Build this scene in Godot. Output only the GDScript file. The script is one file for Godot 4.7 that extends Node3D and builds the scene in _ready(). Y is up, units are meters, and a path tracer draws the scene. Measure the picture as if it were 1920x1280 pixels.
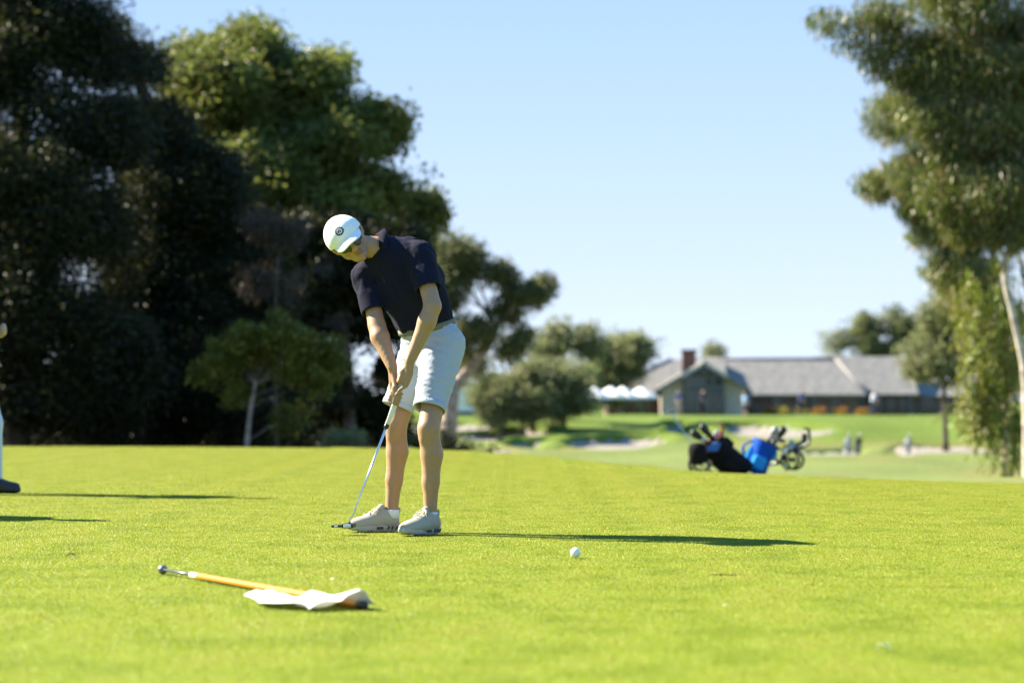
extends Node3D
# A golfer on a putting green watches the ball he has just putted; trees on both sides, a clubhouse beyond.
# The camera stands at x = 0, z = 0; the picture looks along -z. Units are metres.

var taken := {}
var mats := {}


# ---------------------------------------------------------------- nodes

func numbered(called: String) -> String:
	if not taken.has(called):
		taken[called] = 0
		return called
	taken[called] += 1
	return "%s_%03d" % [called, taken[called]]


func tag(o: Node3D, label: String, category: String, group := "") -> Node3D:
	o.set_meta("label", label)
	o.set_meta("category", category)
	if group:
		o.set_meta("group", group)
	return o


func thing(called: String, label: String, category: String, where := Vector3.ZERO, turn := 0.0, group := "") -> Node3D:
	var o := Node3D.new()
	o.name = numbered(called)
	add_child(o)
	o.position = where
	o.rotation.y = turn
	tag(o, label, category, group)
	return o


func piece(called: String, mesh: Mesh, material: Material, parent: Node3D, where := Vector3.ZERO) -> MeshInstance3D:
	var o := MeshInstance3D.new()
	o.name = called if parent != self else numbered(called)
	o.mesh = mesh
	o.material_override = material
	o.position = where
	parent.add_child(o, true)
	return o


func setting(called: String, mesh: Mesh, material: Material) -> MeshInstance3D:
	var o := piece(called, mesh, material, self)
	o.set_meta("kind", "structure")
	return o


func copy_of(o: Node3D, where: Vector3, turn: float, label: String) -> Node3D:
	var c: Node3D = o.duplicate()
	c.name = numbered(String(o.name).trim_suffix("_000"))
	add_child(c)
	c.position = where
	c.rotation.y = turn
	c.set_meta("label", label)
	return c


# ---------------------------------------------------------------- materials

func lin(r: float, g: float, b: float) -> Color:
	return Color(r, g, b).linear_to_srgb()


func mat(called: String, color: Color, rough := 0.8, metal := 0.0, spec := 0.5) -> StandardMaterial3D:
	if mats.has(called):
		return mats[called]
	var m := StandardMaterial3D.new()
	m.resource_name = called
	m.albedo_color = color
	m.roughness = rough
	m.metallic = metal
	m.metallic_specular = spec
	mats[called] = m
	return m


# A seamless picture of noise turned into colours: stops are [level, linear colour].
func noise_colors(size: int, seed_: int, freq: float, octaves: int, stops: Array, fine := 0.0) -> ImageTexture:
	var n := FastNoiseLite.new()
	n.seed = seed_
	n.noise_type = FastNoiseLite.TYPE_SIMPLEX_SMOOTH
	n.frequency = freq
	n.fractal_octaves = octaves
	var grey := n.get_seamless_image(size, size)
	var ramp := Gradient.new()
	ramp.offsets = PackedFloat32Array(stops.map(func(s): return s[0]))
	ramp.colors = PackedColorArray(stops.map(func(s): return s[1]))
	var rng := RandomNumberGenerator.new()
	rng.seed = seed_ + 7
	var out := Image.create(size, size, false, Image.FORMAT_RGB8)
	for y in size:
		for x in size:
			var t := grey.get_pixel(x, y).r + (rng.randf() - 0.5) * fine
			out.set_pixel(x, y, ramp.sample(clampf(t, 0.0, 1.0)).linear_to_srgb())
	return ImageTexture.create_from_image(out)


func world_textured(called: String, tex: Texture2D, metres: float, rough: float, spec := 0.3) -> StandardMaterial3D:
	var m := mat(called, Color.WHITE, rough, 0.0, spec)
	m.albedo_texture = tex
	m.uv1_triplanar = true
	m.uv1_world_triplanar = true
	m.uv1_scale = Vector3.ONE / metres
	return m


# ---------------------------------------------------------------- shapes

class Shape:
	var st := SurfaceTool.new()
	var group := 0

	func _init(smooth := false) -> void:
		st.begin(Mesh.PRIMITIVE_TRIANGLES)
		flat(not smooth)

	func flat(yes := true) -> Shape:
		st.set_smooth_group(-1 if yes else 0)
		return self

	func color(c: Color) -> Shape:
		st.set_color(c)
		return self

	func tri(a: Vector3, b: Vector3, c: Vector3) -> void:
		st.add_vertex(a)
		st.add_vertex(b)
		st.add_vertex(c)

	func quad(a: Vector3, b: Vector3, c: Vector3, d: Vector3) -> void:
		tri(a, b, c)
		tri(a, c, d)

	func box(lo: Vector3, hi: Vector3, t := Transform3D()) -> Shape:
		var p := []
		for i in 8:
			p.append(t * Vector3(hi.x if i & 1 else lo.x, hi.y if i & 2 else lo.y, hi.z if i & 4 else lo.z))
		for f in [[0, 1, 3, 2], [5, 4, 6, 7], [4, 0, 2, 6], [1, 5, 7, 3], [2, 3, 7, 6], [4, 5, 1, 0]]:
			quad(p[f[3]], p[f[2]], p[f[1]], p[f[0]])
		return self

	# A box with chamfered edges.
	func block(center: Vector3, size: Vector3, bevel: float, turn := Basis()) -> Shape:
		var h := size * 0.5
		var ring := func(y: float, inset: float) -> Array:
			var out := []
			var ax := h.x - inset
			var az := h.z - inset
			var b := bevel
			for q in [[ax, az - b], [ax - b, az], [-ax + b, az], [-ax, az - b], [-ax, -az + b], [-ax + b, -az], [ax - b, -az], [ax, -az + b]]:
				out.append(center + turn * Vector3(q[0], y, q[1]))
			return out
		loft([ring.call(-h.y, bevel), ring.call(-h.y + bevel, 0.0), ring.call(h.y - bevel, 0.0), ring.call(h.y, bevel)], true)
		return self

	func loft(rings: Array, caps := true) -> Shape:
		for k in rings.size() - 1:
			var a: Array = rings[k]
			var b: Array = rings[k + 1]
			for i in a.size():
				var j := (i + 1) % a.size()
				quad(a[i], a[j], b[j], b[i])
		if caps:
			for e in [0, rings.size() - 1]:
				var r: Array = rings[e]
				var mid := Vector3.ZERO
				for q in r:
					mid += q
				mid /= r.size()
				for i in r.size():
					if e:
						tri(mid, r[i], r[(i + 1) % r.size()])
					else:
						tri(mid, r[(i + 1) % r.size()], r[i])
		return self

	# a board that follows a line, as wide as `drop` and as thick as `deep`
	func quad_strip(line: Array, drop: Vector3, deep: Vector3) -> Shape:
		var rings := []
		for p in line:
			rings.append([p, p + drop, p + drop + deep, p + deep])
		return loft(rings, true)

	func tube(path: Array, radii: Array, sides := 8, caps := true) -> Shape:
		var rings := []
		var side := Vector3.ZERO
		for i in path.size():
			var t: Vector3 = (path[mini(i + 1, path.size() - 1)] - path[maxi(i - 1, 0)]).normalized()
			if side == Vector3.ZERO:
				side = t.cross(Vector3.UP if absf(t.y) < 0.9 else Vector3.RIGHT)
			side = (side - t * side.dot(t)).normalized()
			var other := t.cross(side)
			var ring := []
			for k in sides:
				var w := TAU * k / sides
				ring.append(path[i] + (side * cos(w) + other * sin(w)) * radii[mini(i, radii.size() - 1)])
			rings.append(ring)
		return loft(rings, caps)

	# profile: [radius, height] pairs turned round the y axis of t.
	func lathe(profile: Array, t := Transform3D(), sides := 20) -> Shape:
		var rings := []
		for q in profile:
			var ring := []
			for k in sides:
				ring.append(t * Vector3(cos(TAU * k / sides) * q[0], q[1], sin(TAU * k / sides) * q[0]))
			rings.append(ring)
		return loft(rings, true)

	func mesh() -> ArrayMesh:
		st.generate_normals()
		return st.commit()


func along(from: Vector3, to: Vector3) -> Transform3D:
	var y := (to - from).normalized()
	var x := y.cross(Vector3.BACK if absf(y.z) < 0.9 else Vector3.RIGHT).normalized()
	return Transform3D(Basis(x, y, x.cross(y)), from)


# ---------------------------------------------------------------- soft bodies: rounded cones blended into one skin

# prims: [a, b, radius at a, radius at b, squash axis, squash, cut]; carve: [a, b, ra, rb].
# Returns [vertices, normals, indices] of the blended surface, meshed as surface nets.
func skin(prims: Array, cell: float, k: float, carve := [], ruffle = null) -> Array:
	var lo := Vector3.INF
	var hi := -Vector3.INF
	for q in prims:
		var r: float = maxf(q[2], q[3]) + cell * 3.0
		lo = lo.min(q[0] - Vector3.ONE * r).min(q[1] - Vector3.ONE * r)
		hi = hi.max(q[0] + Vector3.ONE * r).max(q[1] + Vector3.ONE * r)
	var nx := int((hi.x - lo.x) / cell) + 2
	var ny := int((hi.y - lo.y) / cell) + 2
	var nz := int((hi.z - lo.z) / cell) + 2
	var f := PackedFloat32Array()
	f.resize(nx * ny * nz)
	var margin := 4.5 / k
	for q in prims:
		var a: Vector3 = q[0]
		var b: Vector3 = q[1]
		var ra: float = q[2]
		var rb: float = q[3]
		var ax: Vector3 = q[4] if q.size() > 4 else Vector3.ZERO
		var sq: float = (q[5] if q.size() > 5 else 1.0) - 1.0
		var cut: bool = q[6] if q.size() > 6 else false
		var ba := b - a
		var long := maxf(ba.length(), 1e-5)
		var bb := long * long
		var r: float = maxf(ra, rb) + margin
		var s: Vector3 = ((a.min(b) - Vector3.ONE * r - lo) / cell).floor().max(Vector3.ZERO)
		var e: Vector3 = ((a.max(b) + Vector3.ONE * r - lo) / cell).ceil().min(Vector3(nx - 1, ny - 1, nz - 1))
		for z in range(int(s.z), int(e.z) + 1):
			for y in range(int(s.y), int(e.y) + 1):
				var at := (z * ny + y) * nx
				for x in range(int(s.x), int(e.x) + 1):
					var p := lo + Vector3(x, y, z) * cell - a
					if sq:
						p += ax * (p.dot(ax) * sq)
					var h := p.dot(ba) / bb
					var c := clampf(h, 0.0, 1.0)
					var d: float
					if cut:
						d = (p - ba * h).length() - lerpf(ra, rb, c) if h > 0.0 else (p.length() - ra)
						if h > 0.0:
							d = maxf(d, (h - 1.0) * long)
					else:
						d = (p - ba * c).length() - lerpf(ra, rb, c)
					if d < margin:
						f[at + x] += exp(-k * maxf(d, -0.25))
	var ruffled: bool = ruffle != null
	for i in f.size():
		if f[i] > 0.0:
			var g := log(f[i]) / k
			if ruffled and absf(g) < 0.03:
				@warning_ignore("integer_division")
				var p := lo + Vector3(i % nx, (i / nx) % ny, i / (nx * ny)) * cell
				g += ruffle.call(p)
			f[i] = g
		else:
			f[i] = -margin
	for q in carve:
		var a: Vector3 = q[0]
		var ba: Vector3 = q[1] - a
		var r: float = maxf(q[2], q[3]) + cell * 2.0
		var s: Vector3 = ((a.min(q[1]) - Vector3.ONE * r - lo) / cell).floor().clamp(Vector3.ZERO, Vector3(nx - 1, ny - 1, nz - 1))
		var e: Vector3 = ((a.max(q[1]) + Vector3.ONE * r - lo) / cell).ceil().clamp(Vector3.ZERO, Vector3(nx - 1, ny - 1, nz - 1))
		for z in range(int(s.z), int(e.z) + 1):
			for y in range(int(s.y), int(e.y) + 1):
				for x in range(int(s.x), int(e.x) + 1):
					var p := lo + Vector3(x, y, z) * cell - a
					var h := clampf(p.dot(ba) / ba.length_squared(), 0.0, 1.0)
					var d := (p - ba * h).length() - lerpf(q[2], q[3], h)
					var i := (z * ny + y) * nx + x
					f[i] = minf(f[i], d)
	# surface nets
	var dx := 1
	var dy := nx
	var dz := nx * ny
	var corner := [0, dx, dy, dx + dy, dz, dx + dz, dy + dz, dx + dy + dz]
	var edges := [[0, 1], [2, 3], [4, 5], [6, 7], [0, 2], [1, 3], [4, 6], [5, 7], [0, 4], [1, 5], [2, 6], [3, 7]]
	var vert_of := PackedInt32Array()
	vert_of.resize(f.size())
	var verts := PackedVector3Array()
	var index := PackedInt32Array()
	var g := PackedFloat32Array()
	g.resize(8)
	for z in nz - 1:
		for y in ny - 1:
			var row := (z * ny + y) * nx
			for x in nx - 1:
				var i := row + x
				var m := 0
				if f[i] > 0.0: m |= 1
				if f[i + dx] > 0.0: m |= 2
				if f[i + dy] > 0.0: m |= 4
				if f[i + dx + dy] > 0.0: m |= 8
				if f[i + dz] > 0.0: m |= 16
				if f[i + dx + dz] > 0.0: m |= 32
				if f[i + dy + dz] > 0.0: m |= 64
				if f[i + dx + dy + dz] > 0.0: m |= 128
				if m == 0 or m == 255:
					continue
				var sum := Vector3.ZERO
				var n := 0
				for ed in edges:
					var a: int = ed[0]
					var b: int = ed[1]
					if (m >> a & 1) != (m >> b & 1):
						var fa := f[i + corner[a]]
						var fb := f[i + corner[b]]
						var t := fa / (fa - fb)
						var pa := Vector3(a & 1, a >> 1 & 1, a >> 2)
						var pb := Vector3(b & 1, b >> 1 & 1, b >> 2)
						sum += pa.lerp(pb, t)
						n += 1
				vert_of[i] = verts.size()
				verts.append(lo + (Vector3(x, y, z) + sum / n) * cell)
				if x == 0 or y == 0 or z == 0:
					continue
				for w in 3:
					var step: int = [dx, dy, dz][w]
					var ins := f[i] > 0.0
					if ins == (f[i + step] > 0.0):
						continue
					var u: int = [dy, dz, dx][w]
					var v: int = [dz, dx, dy][w]
					var q := [vert_of[i], vert_of[i - u], vert_of[i - u - v], vert_of[i - v]]
					if ins:
						index.append_array([q[0], q[1], q[2], q[0], q[2], q[3]])
					else:
						index.append_array([q[0], q[2], q[1], q[0], q[3], q[2]])
	# one smoothing pass keeps the grid from showing
	var near := PackedVector3Array()
	near.resize(verts.size())
	var count := PackedInt32Array()
	count.resize(verts.size())
	for t in range(0, index.size(), 3):
		for w in 3:
			var i := index[t + w]
			near[i] += verts[index[t + (w + 1) % 3]] + verts[index[t + (w + 2) % 3]]
			count[i] += 2
	for i in verts.size():
		if count[i]:
			verts[i] = verts[i].lerp(near[i] / count[i], 0.45)
	var normals := PackedVector3Array()
	normals.resize(verts.size())
	for t in range(0, index.size(), 3):
		var n := (verts[index[t + 2]] - verts[index[t]]).cross(verts[index[t + 1]] - verts[index[t]])
		for w in 3:
			normals[index[t + w]] += n
	for i in normals.size():
		normals[i] = normals[i].normalized()
	return [verts, normals, index]


func skin_mesh(parts: Array, tint = null) -> ArrayMesh:
	var verts := PackedVector3Array()
	var normals := PackedVector3Array()
	var index := PackedInt32Array()
	for q in parts:
		var base := verts.size()
		verts.append_array(q[0])
		normals.append_array(q[1])
		for i in q[2]:
			index.append(base + i)
	var arrays := []
	arrays.resize(Mesh.ARRAY_MAX)
	arrays[Mesh.ARRAY_VERTEX] = verts
	arrays[Mesh.ARRAY_NORMAL] = normals
	arrays[Mesh.ARRAY_INDEX] = index
	if tint != null:
		var colors := PackedColorArray()
		for p in verts:
			colors.append(tint.call(p))
		arrays[Mesh.ARRAY_COLOR] = colors
	var m := ArrayMesh.new()
	m.add_surface_from_arrays(Mesh.PRIMITIVE_TRIANGLES, arrays)
	return m



func _ready() -> void:
	# camera: a short telephoto held low, focused on the golfer
	var cam := Camera3D.new()
	cam.name = "camera"
	cam.position = Vector3(0, 0.67, 0)
	cam.rotation_degrees = Vector3(1.365, 0, 0)
	cam.fov = 16.08
	cam.near = 0.05
	cam.far = 3000.0
	var lens := CameraAttributesPhysical.new()
	lens.frustum_focal_length = 85.0
	lens.frustum_focus_distance = 12.0
	lens.exposure_aperture = 2.3
	cam.attributes = lens
	add_child(cam)
	cam.current = true
	# set again: the physical lens works the field of view out of its focal length
	cam.fov = 16.08
	# clear morning sky and a low sun behind the trees on the left
	var exposure := 4.2
	var sky := ProceduralSkyMaterial.new()
	sky.sky_top_color = lin(0.042, 0.124, 0.262)
	sky.sky_horizon_color = lin(0.222, 0.252, 0.292)
	sky.sky_curve = 0.13
	sky.ground_bottom_color = lin(0.03, 0.04, 0.02)
	sky.ground_horizon_color = lin(0.19, 0.23, 0.25)
	sky.sun_angle_max = 1.0
	var around := WorldEnvironment.new()
	around.name = "world"
	var env := Environment.new()
	env.background_mode = Environment.BG_SKY
	env.sky = Sky.new()
	env.sky.sky_material = sky
	env.tonemap_mode = Environment.TONE_MAPPER_LINEAR
	env.tonemap_exposure = exposure
	env.sdfgi_enabled = true
	env.ssao_enabled = true
	env.ssil_enabled = true
	around.environment = env
	add_child(around)
	var sun := DirectionalLight3D.new()
	sun.name = "sun"
	sun.light_energy = 1.6
	sun.light_color = Color(1.0, 0.95, 0.86)
	sun.light_angular_distance = 0.5
	sun.shadow_enabled = true
	add_child(sun)
	sun.look_at_from_position(Vector3(-0.745, 0.588, -0.316) * 100.0, Vector3.ZERO)
	make_ground()
	make_grass()
	make_trees()
	make_clubhouse()
	make_golfer()
	make_putter()
	make_flag()
	make_ball()
	make_onlookers()
	make_bags()
	make_far_people()
	make_litter()



# ---------------------------------------------------------------- ground

const EDGE := [[-30.0, 40.0], [-7.6, 36.0], [-2.0, 34.5], [-0.8, 33.0], [0.56, 28.4], [1.67, 23.2], [2.95, 20.9], [4.1, 19.6], [9.0, 16.0], [30.0, 8.0]]
const FALL := [[0.0, 0.0], [20.0, -0.2], [31.0, -0.33], [40.0, -0.9], [60.0, -1.9], [100.0, -2.4], [125.0, -2.6], [137.0, -2.5], [150.0, -1.5], [160.0, -0.7], [166.0, -0.45], [174.0, -0.75], [185.0, -1.4], [260.0, -1.4], [3000.0, -4.0]]
# bunkers: centre x, distance, half width, half length, depth
const BUNKERS := [[-3.4, 154.5, 3.4, 3.6, 0.35], [-0.2, 149.5, 2.9, 3.8, 0.5], [1.7, 143.5, 1.7, 3.8, 0.55], [6.3, 144.0, 3.1, 3.8, 0.55], [-3.5, 138.5, 3.4, 3.4, 0.2], [11.2, 152.5, 1.9, 3.8, 0.55], [16.4, 152.5, 3.9, 4.0, 0.55], [19.6, 136.0, 3.4, 4.6, 0.3], [25.6, 139.5, 3.8, 4.4, 0.28]]
const CUP := Vector2(0.81, 9.24)

var lumps := FastNoiseLite.new()


func curve(points: Array, x: float) -> float:
	for i in points.size() - 1:
		if x < points[i + 1][0]:
			return lerpf(points[i][1], points[i + 1][1], clampf((x - points[i][0]) / (points[i + 1][0] - points[i][0]), 0.0, 1.0))
	return points[-1][1]


func ground_height(x: float, d: float) -> float:
	var past := d - curve(EDGE, x)
	var y := 0.004 * lumps.get_noise_2d(x * 6.0, d * 6.0) * smoothstep(8.0, 20.0, d)
	if past > -2.0:
		y += curve(FALL, d) * smoothstep(-2.0, 8.0, past)
	if d > 40.0:
		y += 0.35 * lumps.get_noise_2d(x, d) * smoothstep(40.0, 90.0, d) * (1.0 if d < 160.0 else 0.4)
	return y


func bunker_at(x: float, d: float) -> Vector2:
	var best := 0.0
	var deep := 0.0
	for b in BUNKERS:
		var u: float = (x - b[0]) / b[2]
		var v: float = (d - b[1]) / b[3]
		var w := atan2(v, u)
		var r := sqrt(u * u + v * v) / (1.0 + 0.16 * sin(2.0 * w + b[0]) + 0.12 * sin(3.0 * w + b[1]))
		var inside := 1.0 - r
		if inside > 0.0:
			best = 1.0
			deep = maxf(maxf(deep, 0.0), b[4] * smoothstep(0.0, 0.16, inside) * (0.4 + 0.3 * (v + 1.0)))
		elif r < 1.5 and v > -0.5:
			deep = minf(deep, -0.5 * b[4] * smoothstep(-0.5, 0.3, v - 0.35 * u) * smoothstep(1.5, 1.1, r))
	return Vector2(best, deep)


func ground_color(x: float, d: float) -> Color:
	var n := lumps.get_noise_2d(x * 3.0 + 40.0, d * 1.5)
	var m := lumps.get_noise_2d(x * 0.7 - 90.0, d * 0.6 + 31.0)
	var past := d - curve(EDGE, x)
	var green := Color(0.15, 0.205, 0.022)
	var fair := Color(0.142, 0.175, 0.062)
	var rough := Color(0.17, 0.155, 0.062)
	var bare := Color(0.052, 0.04, 0.025)
	var c := green.lerp(fair, smoothstep(0.5, 3.0, past))
	if d > 139.0:
		c = c.lerp(Color(0.108, 0.155, 0.032), smoothstep(139.0, 146.0, d + n * 4.0))
	var scrub := smoothstep(0.15, 0.35, m + 0.25 * n) * smoothstep(4.0, 9.0, past) * (1.0 - smoothstep(140.0, 150.0, d))
	scrub = maxf(scrub, smoothstep(3.8, 6.5, x - d * 0.05 + n) * (1.0 - smoothstep(26.0, 40.0, d)) * smoothstep(1.0, 2.5, past))
	c = c.lerp(rough, scrub * 0.8)
	var wood := smoothstep(2.0, 6.0, past) * (1.0 - smoothstep(-4.5, -2.0, x + 0.02 * (d - 60.0) + n * 0.6)) * (1.0 - smoothstep(95.0, 120.0, d))
	c = c.lerp(bare, wood)
	return c * (1.0 + 0.18 * n)


func sheet(xs: PackedFloat32Array, ds: PackedFloat32Array, fan: bool, height: Callable, tint, hole := Rect2()) -> ArrayMesh:
	var verts := PackedVector3Array()
	var colors := PackedColorArray()
	var index := PackedInt32Array()
	for d in ds:
		for s in xs:
			var x := s * (absf(d) * 0.3 + 8.0) if fan else s
			verts.append(Vector3(x, height.call(x, d), -d))
			if tint != null:
				colors.append(tint.call(x, d))
	var n := xs.size()
	for j in ds.size() - 1:
		for i in n - 1:
			var a := j * n + i
			if hole.has_area() and hole.has_point(Vector2((verts[a].x + verts[a + 1].x) * 0.5, -(verts[a].z + verts[a + n].z) * 0.5)):
				continue
			index.append_array([a, a + n, a + n + 1, a, a + n + 1, a + 1])
	if hole.has_area():
		# a round cup cut into the square that was left out
		var c := hole.get_center()
		var base := verts.size()
		for k in 32:
			var w := TAU * k / 32
			var dir := Vector2(cos(w), sin(w))
			var reach := hole.size.x * 0.5 / maxf(absf(dir.x), absf(dir.y))
			for r in [0.054, reach]:
				verts.append(Vector3(c.x + dir.x * r, height.call(c.x, c.y), -c.y - dir.y * r))
				if tint != null:
					colors.append(tint.call(c.x, c.y))
		for k in 32:
			var a := base + k * 2
			var b := base + (k + 1) % 32 * 2
			index.append_array([a, b, b + 1, a, b + 1, a + 1])
	var st := SurfaceTool.new()
	var arrays := []
	arrays.resize(Mesh.ARRAY_MAX)
	arrays[Mesh.ARRAY_VERTEX] = verts
	if tint != null:
		arrays[Mesh.ARRAY_COLOR] = colors
	arrays[Mesh.ARRAY_INDEX] = index
	var m := ArrayMesh.new()
	m.add_surface_from_arrays(Mesh.PRIMITIVE_TRIANGLES, arrays)
	st.create_from(m, 0)
	st.generate_normals()
	return st.commit()


func steps(from: float, to: float, step: float) -> PackedFloat32Array:
	var out := PackedFloat32Array()
	var n := int(round((to - from) / step))
	for i in n + 1:
		out.append(lerpf(from, to, float(i) / n))
	return out


func grass_texture() -> ImageTexture:
	# mown turf: pale and deep yellow-green tufts, grained by the blades
	return noise_colors(512, 5, 0.012, 5, [[0.25, Color(0.72, 0.78, 0.5)], [0.45, Color(0.92, 0.94, 0.75)], [0.6, Color(1, 1, 0.92)], [0.8, Color(1, 0.93, 1)]], 0.28)


func make_ground() -> void:
	lumps.seed = 11
	lumps.frequency = 0.05
	lumps.fractal_octaves = 3
	var turf := world_textured("turf", grass_texture(), 3.1, 0.9, 0.2)
	turf.vertex_color_use_as_albedo = true
	# terrain from behind the camera to the horizon, a hand below the green where the green lies on it
	var lower := func(x: float, d: float) -> float:
		return ground_height(x, d) - 0.05 * (1.0 - smoothstep(0.6, 1.4, d - curve(EDGE, x))) - bunker_at(x, d).y
	var ds := steps(-30, 10, 4)
	ds.append_array(steps(12, 60, 1))
	ds.append_array(steps(62, 124, 2))
	ds.append_array(steps(125, 170, 0.33))
	ds.append_array(steps(172, 260, 4))
	ds.append_array(PackedFloat32Array([290, 350, 450, 600, 900, 1500, 2600]))
	var hill := setting("ground", sheet(steps(-1.6, 1.6, 0.0085), ds, true, lower, ground_color), turf)
	hill.set_meta("label", "fairway and rough falling away beyond the green and rising to the clubhouse")
	# the putting green, with the cup cut through it
	var green := func(x: float, d: float) -> float:
		return ground_height(x, d) - 0.08 * smoothstep(0.7, 1.6, d - curve(EDGE, x))
	var cup_d := CUP.y
	var xs := PackedFloat32Array()
	for i in range(-160, 121):
		xs.append(CUP.x + 0.1 + i * 0.2)
	var rows := PackedFloat32Array()
	for i in range(-60, 160):
		rows.append(cup_d + 0.1 + i * 0.2)
	var hole := Rect2(CUP.x - 0.1, cup_d - 0.1, 0.2, 0.2)
	var putting := setting("putting_green", sheet(xs, rows, false, green, func(_x: float, _d: float) -> Color: return Color(0.15, 0.205, 0.022), hole), turf)
	putting.set_meta("label", "closely mown putting green")
	# sand of the bunkers: the ground sheet dips there and each bed lies in its dip
	var rake := world_textured("sand", noise_colors(256, 21, 0.03, 4, [[0.2, Color(0.19, 0.17, 0.15)], [0.6, Color(0.255, 0.235, 0.21)], [0.9, Color(0.3, 0.28, 0.255)]], 0.1), 2.7, 0.95, 0.1)
	for b in BUNKERS:
		var bx: PackedFloat32Array = steps(b[0] - b[2] * 1.35, b[0] + b[2] * 1.35, 0.3)
		var bd: PackedFloat32Array = steps(b[1] - b[3] * 1.35, b[1] + b[3] * 1.35, 0.3)
		var bed := func(x: float, d: float) -> float:
			var q := bunker_at(x, d)
			return ground_height(x, d) - q.y + (0.07 if q.x > 0.5 and q.y > 0.06 else -0.5)
		setting("bunker_sand", sheet(bx, bd, false, bed, null), rake).set_meta("label", "raked pale sand in a bunker")
	# the cup's liner
	var well := Shape.new(true)
	var around := []
	for y in [-0.012, -0.11]:
		var ring := []
		for k in 32:
			ring.append(Vector3(cos(TAU * k / 32) * 0.0538, y, sin(TAU * k / 32) * 0.0538))
		around.append(ring)
	well.loft(around, false)
	var cup := thing("golf_hole", "open golf hole cut into the green beyond the ball", "golf hole", Vector3(CUP.x, 0, -CUP.y))
	piece("cup_liner", well.mesh(), mat("cup_white", lin(0.55, 0.55, 0.52), 0.5), cup)
	var dirt := Shape.new(true)
	dirt.loft([range(32).map(func(k): return Vector3(cos(TAU * k / 32) * 0.0541, 0.0, sin(TAU * k / 32) * 0.0541)), range(32).map(func(k): return Vector3(cos(TAU * k / 32) * 0.0541, -0.0125, sin(TAU * k / 32) * 0.0541))], false)
	piece("soil_rim", dirt.mesh(), mat("soil", lin(0.03, 0.022, 0.014), 1.0), cup)
	var floor_disc := Shape.new(true)
	floor_disc.lathe([[0.0538, -0.112], [0.0538, -0.11]], Transform3D(), 32)
	piece("cup_floor", floor_disc.mesh(), mat("cup_white", Color.WHITE), cup)


func make_grass() -> void:
	# short blades standing on the green, in patches a metre square
	var rng := RandomNumberGenerator.new()
	rng.seed = 3
	var verts := PackedVector3Array()
	var normals := PackedVector3Array()
	var colors := PackedColorArray()
	for i in 17000:
		var p := Vector3(rng.randf() - 0.5, 0, rng.randf() - 0.5)
		var w := rng.randf() * TAU
		var side := Vector3(cos(w), 0, sin(w)) * rng.randf_range(0.0008, 0.0016)
		var lean := Vector3(rng.randfn(0, 0.5), 1, rng.randfn(0, 0.5)) * rng.randf_range(0.003, 0.0065)
		var face := (side.cross(lean).normalized() * 0.55 + Vector3.UP).normalized()
		var tone := rng.randf_range(0.75, 1.2)
		var c := Color(0.335 * tone * rng.randf_range(0.85, 1.2), 0.35 * tone, 0.06 * tone)
		for v in [p - side, p + lean, p + side]:
			verts.append(v)
			normals.append(face)
			colors.append(c)
	var arrays := []
	arrays.resize(Mesh.ARRAY_MAX)
	arrays[Mesh.ARRAY_VERTEX] = verts
	arrays[Mesh.ARRAY_NORMAL] = normals
	arrays[Mesh.ARRAY_COLOR] = colors
	var patch := ArrayMesh.new()
	patch.add_surface_from_arrays(Mesh.PRIMITIVE_TRIANGLES, arrays)
	var m: StandardMaterial3D = mats.turf.duplicate()
	m.resource_name = "blades"
	m.roughness = 0.55
	m.metallic_specular = 0.5
	m.backlight_enabled = true
	m.backlight = Color(0.8, 0.85, 0.25)
	mats["blades"] = m
	var spots: Array[Transform3D] = []
	for j in range(4, 38):
		var d := j + 0.5
		var half := int(ceil(d * 0.215 + 1.0))
		for i in range(-half, half + 1):
			var x := float(i)
			if d - curve(EDGE, x) > 0.9:
				continue
			var t := Transform3D(Basis(Vector3.UP, (rng.randi() % 4) * PI / 2), Vector3(x, ground_height(x, d), -d))
			var slope_d := ground_height(x, d + 0.5) - ground_height(x, d - 0.5)
			var slope_x := ground_height(x + 0.5, d) - ground_height(x - 0.5, d)
			t.basis = Basis(Vector3(0, 0, 1), atan(slope_x)) * Basis(Vector3(1, 0, 0), atan(slope_d)) * t.basis
			spots.append(t)
	var grass := scatter("grass", patch, m, spots, [], self)
	grass.set_meta("kind", "stuff")
	grass.set_meta("label", "short mown blades of the putting green")


func scatter(called: String, mesh: Mesh, m: Material, spots: Array[Transform3D], tints: Array, parent: Node3D) -> MultiMeshInstance3D:
	var mm := MultiMesh.new()
	mm.transform_format = MultiMesh.TRANSFORM_3D
	mm.use_colors = not tints.is_empty()
	mm.mesh = mesh
	mm.instance_count = spots.size()
	for i in spots.size():
		mm.set_instance_transform(i, spots[i])
		if tints:
			mm.set_instance_color(i, tints[i])
	var o := MultiMeshInstance3D.new()
	o.name = called if parent != self else numbered(called)
	o.multimesh = mm
	o.material_override = m
	parent.add_child(o, true)
	return o



# ---------------------------------------------------------------- trees

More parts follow.
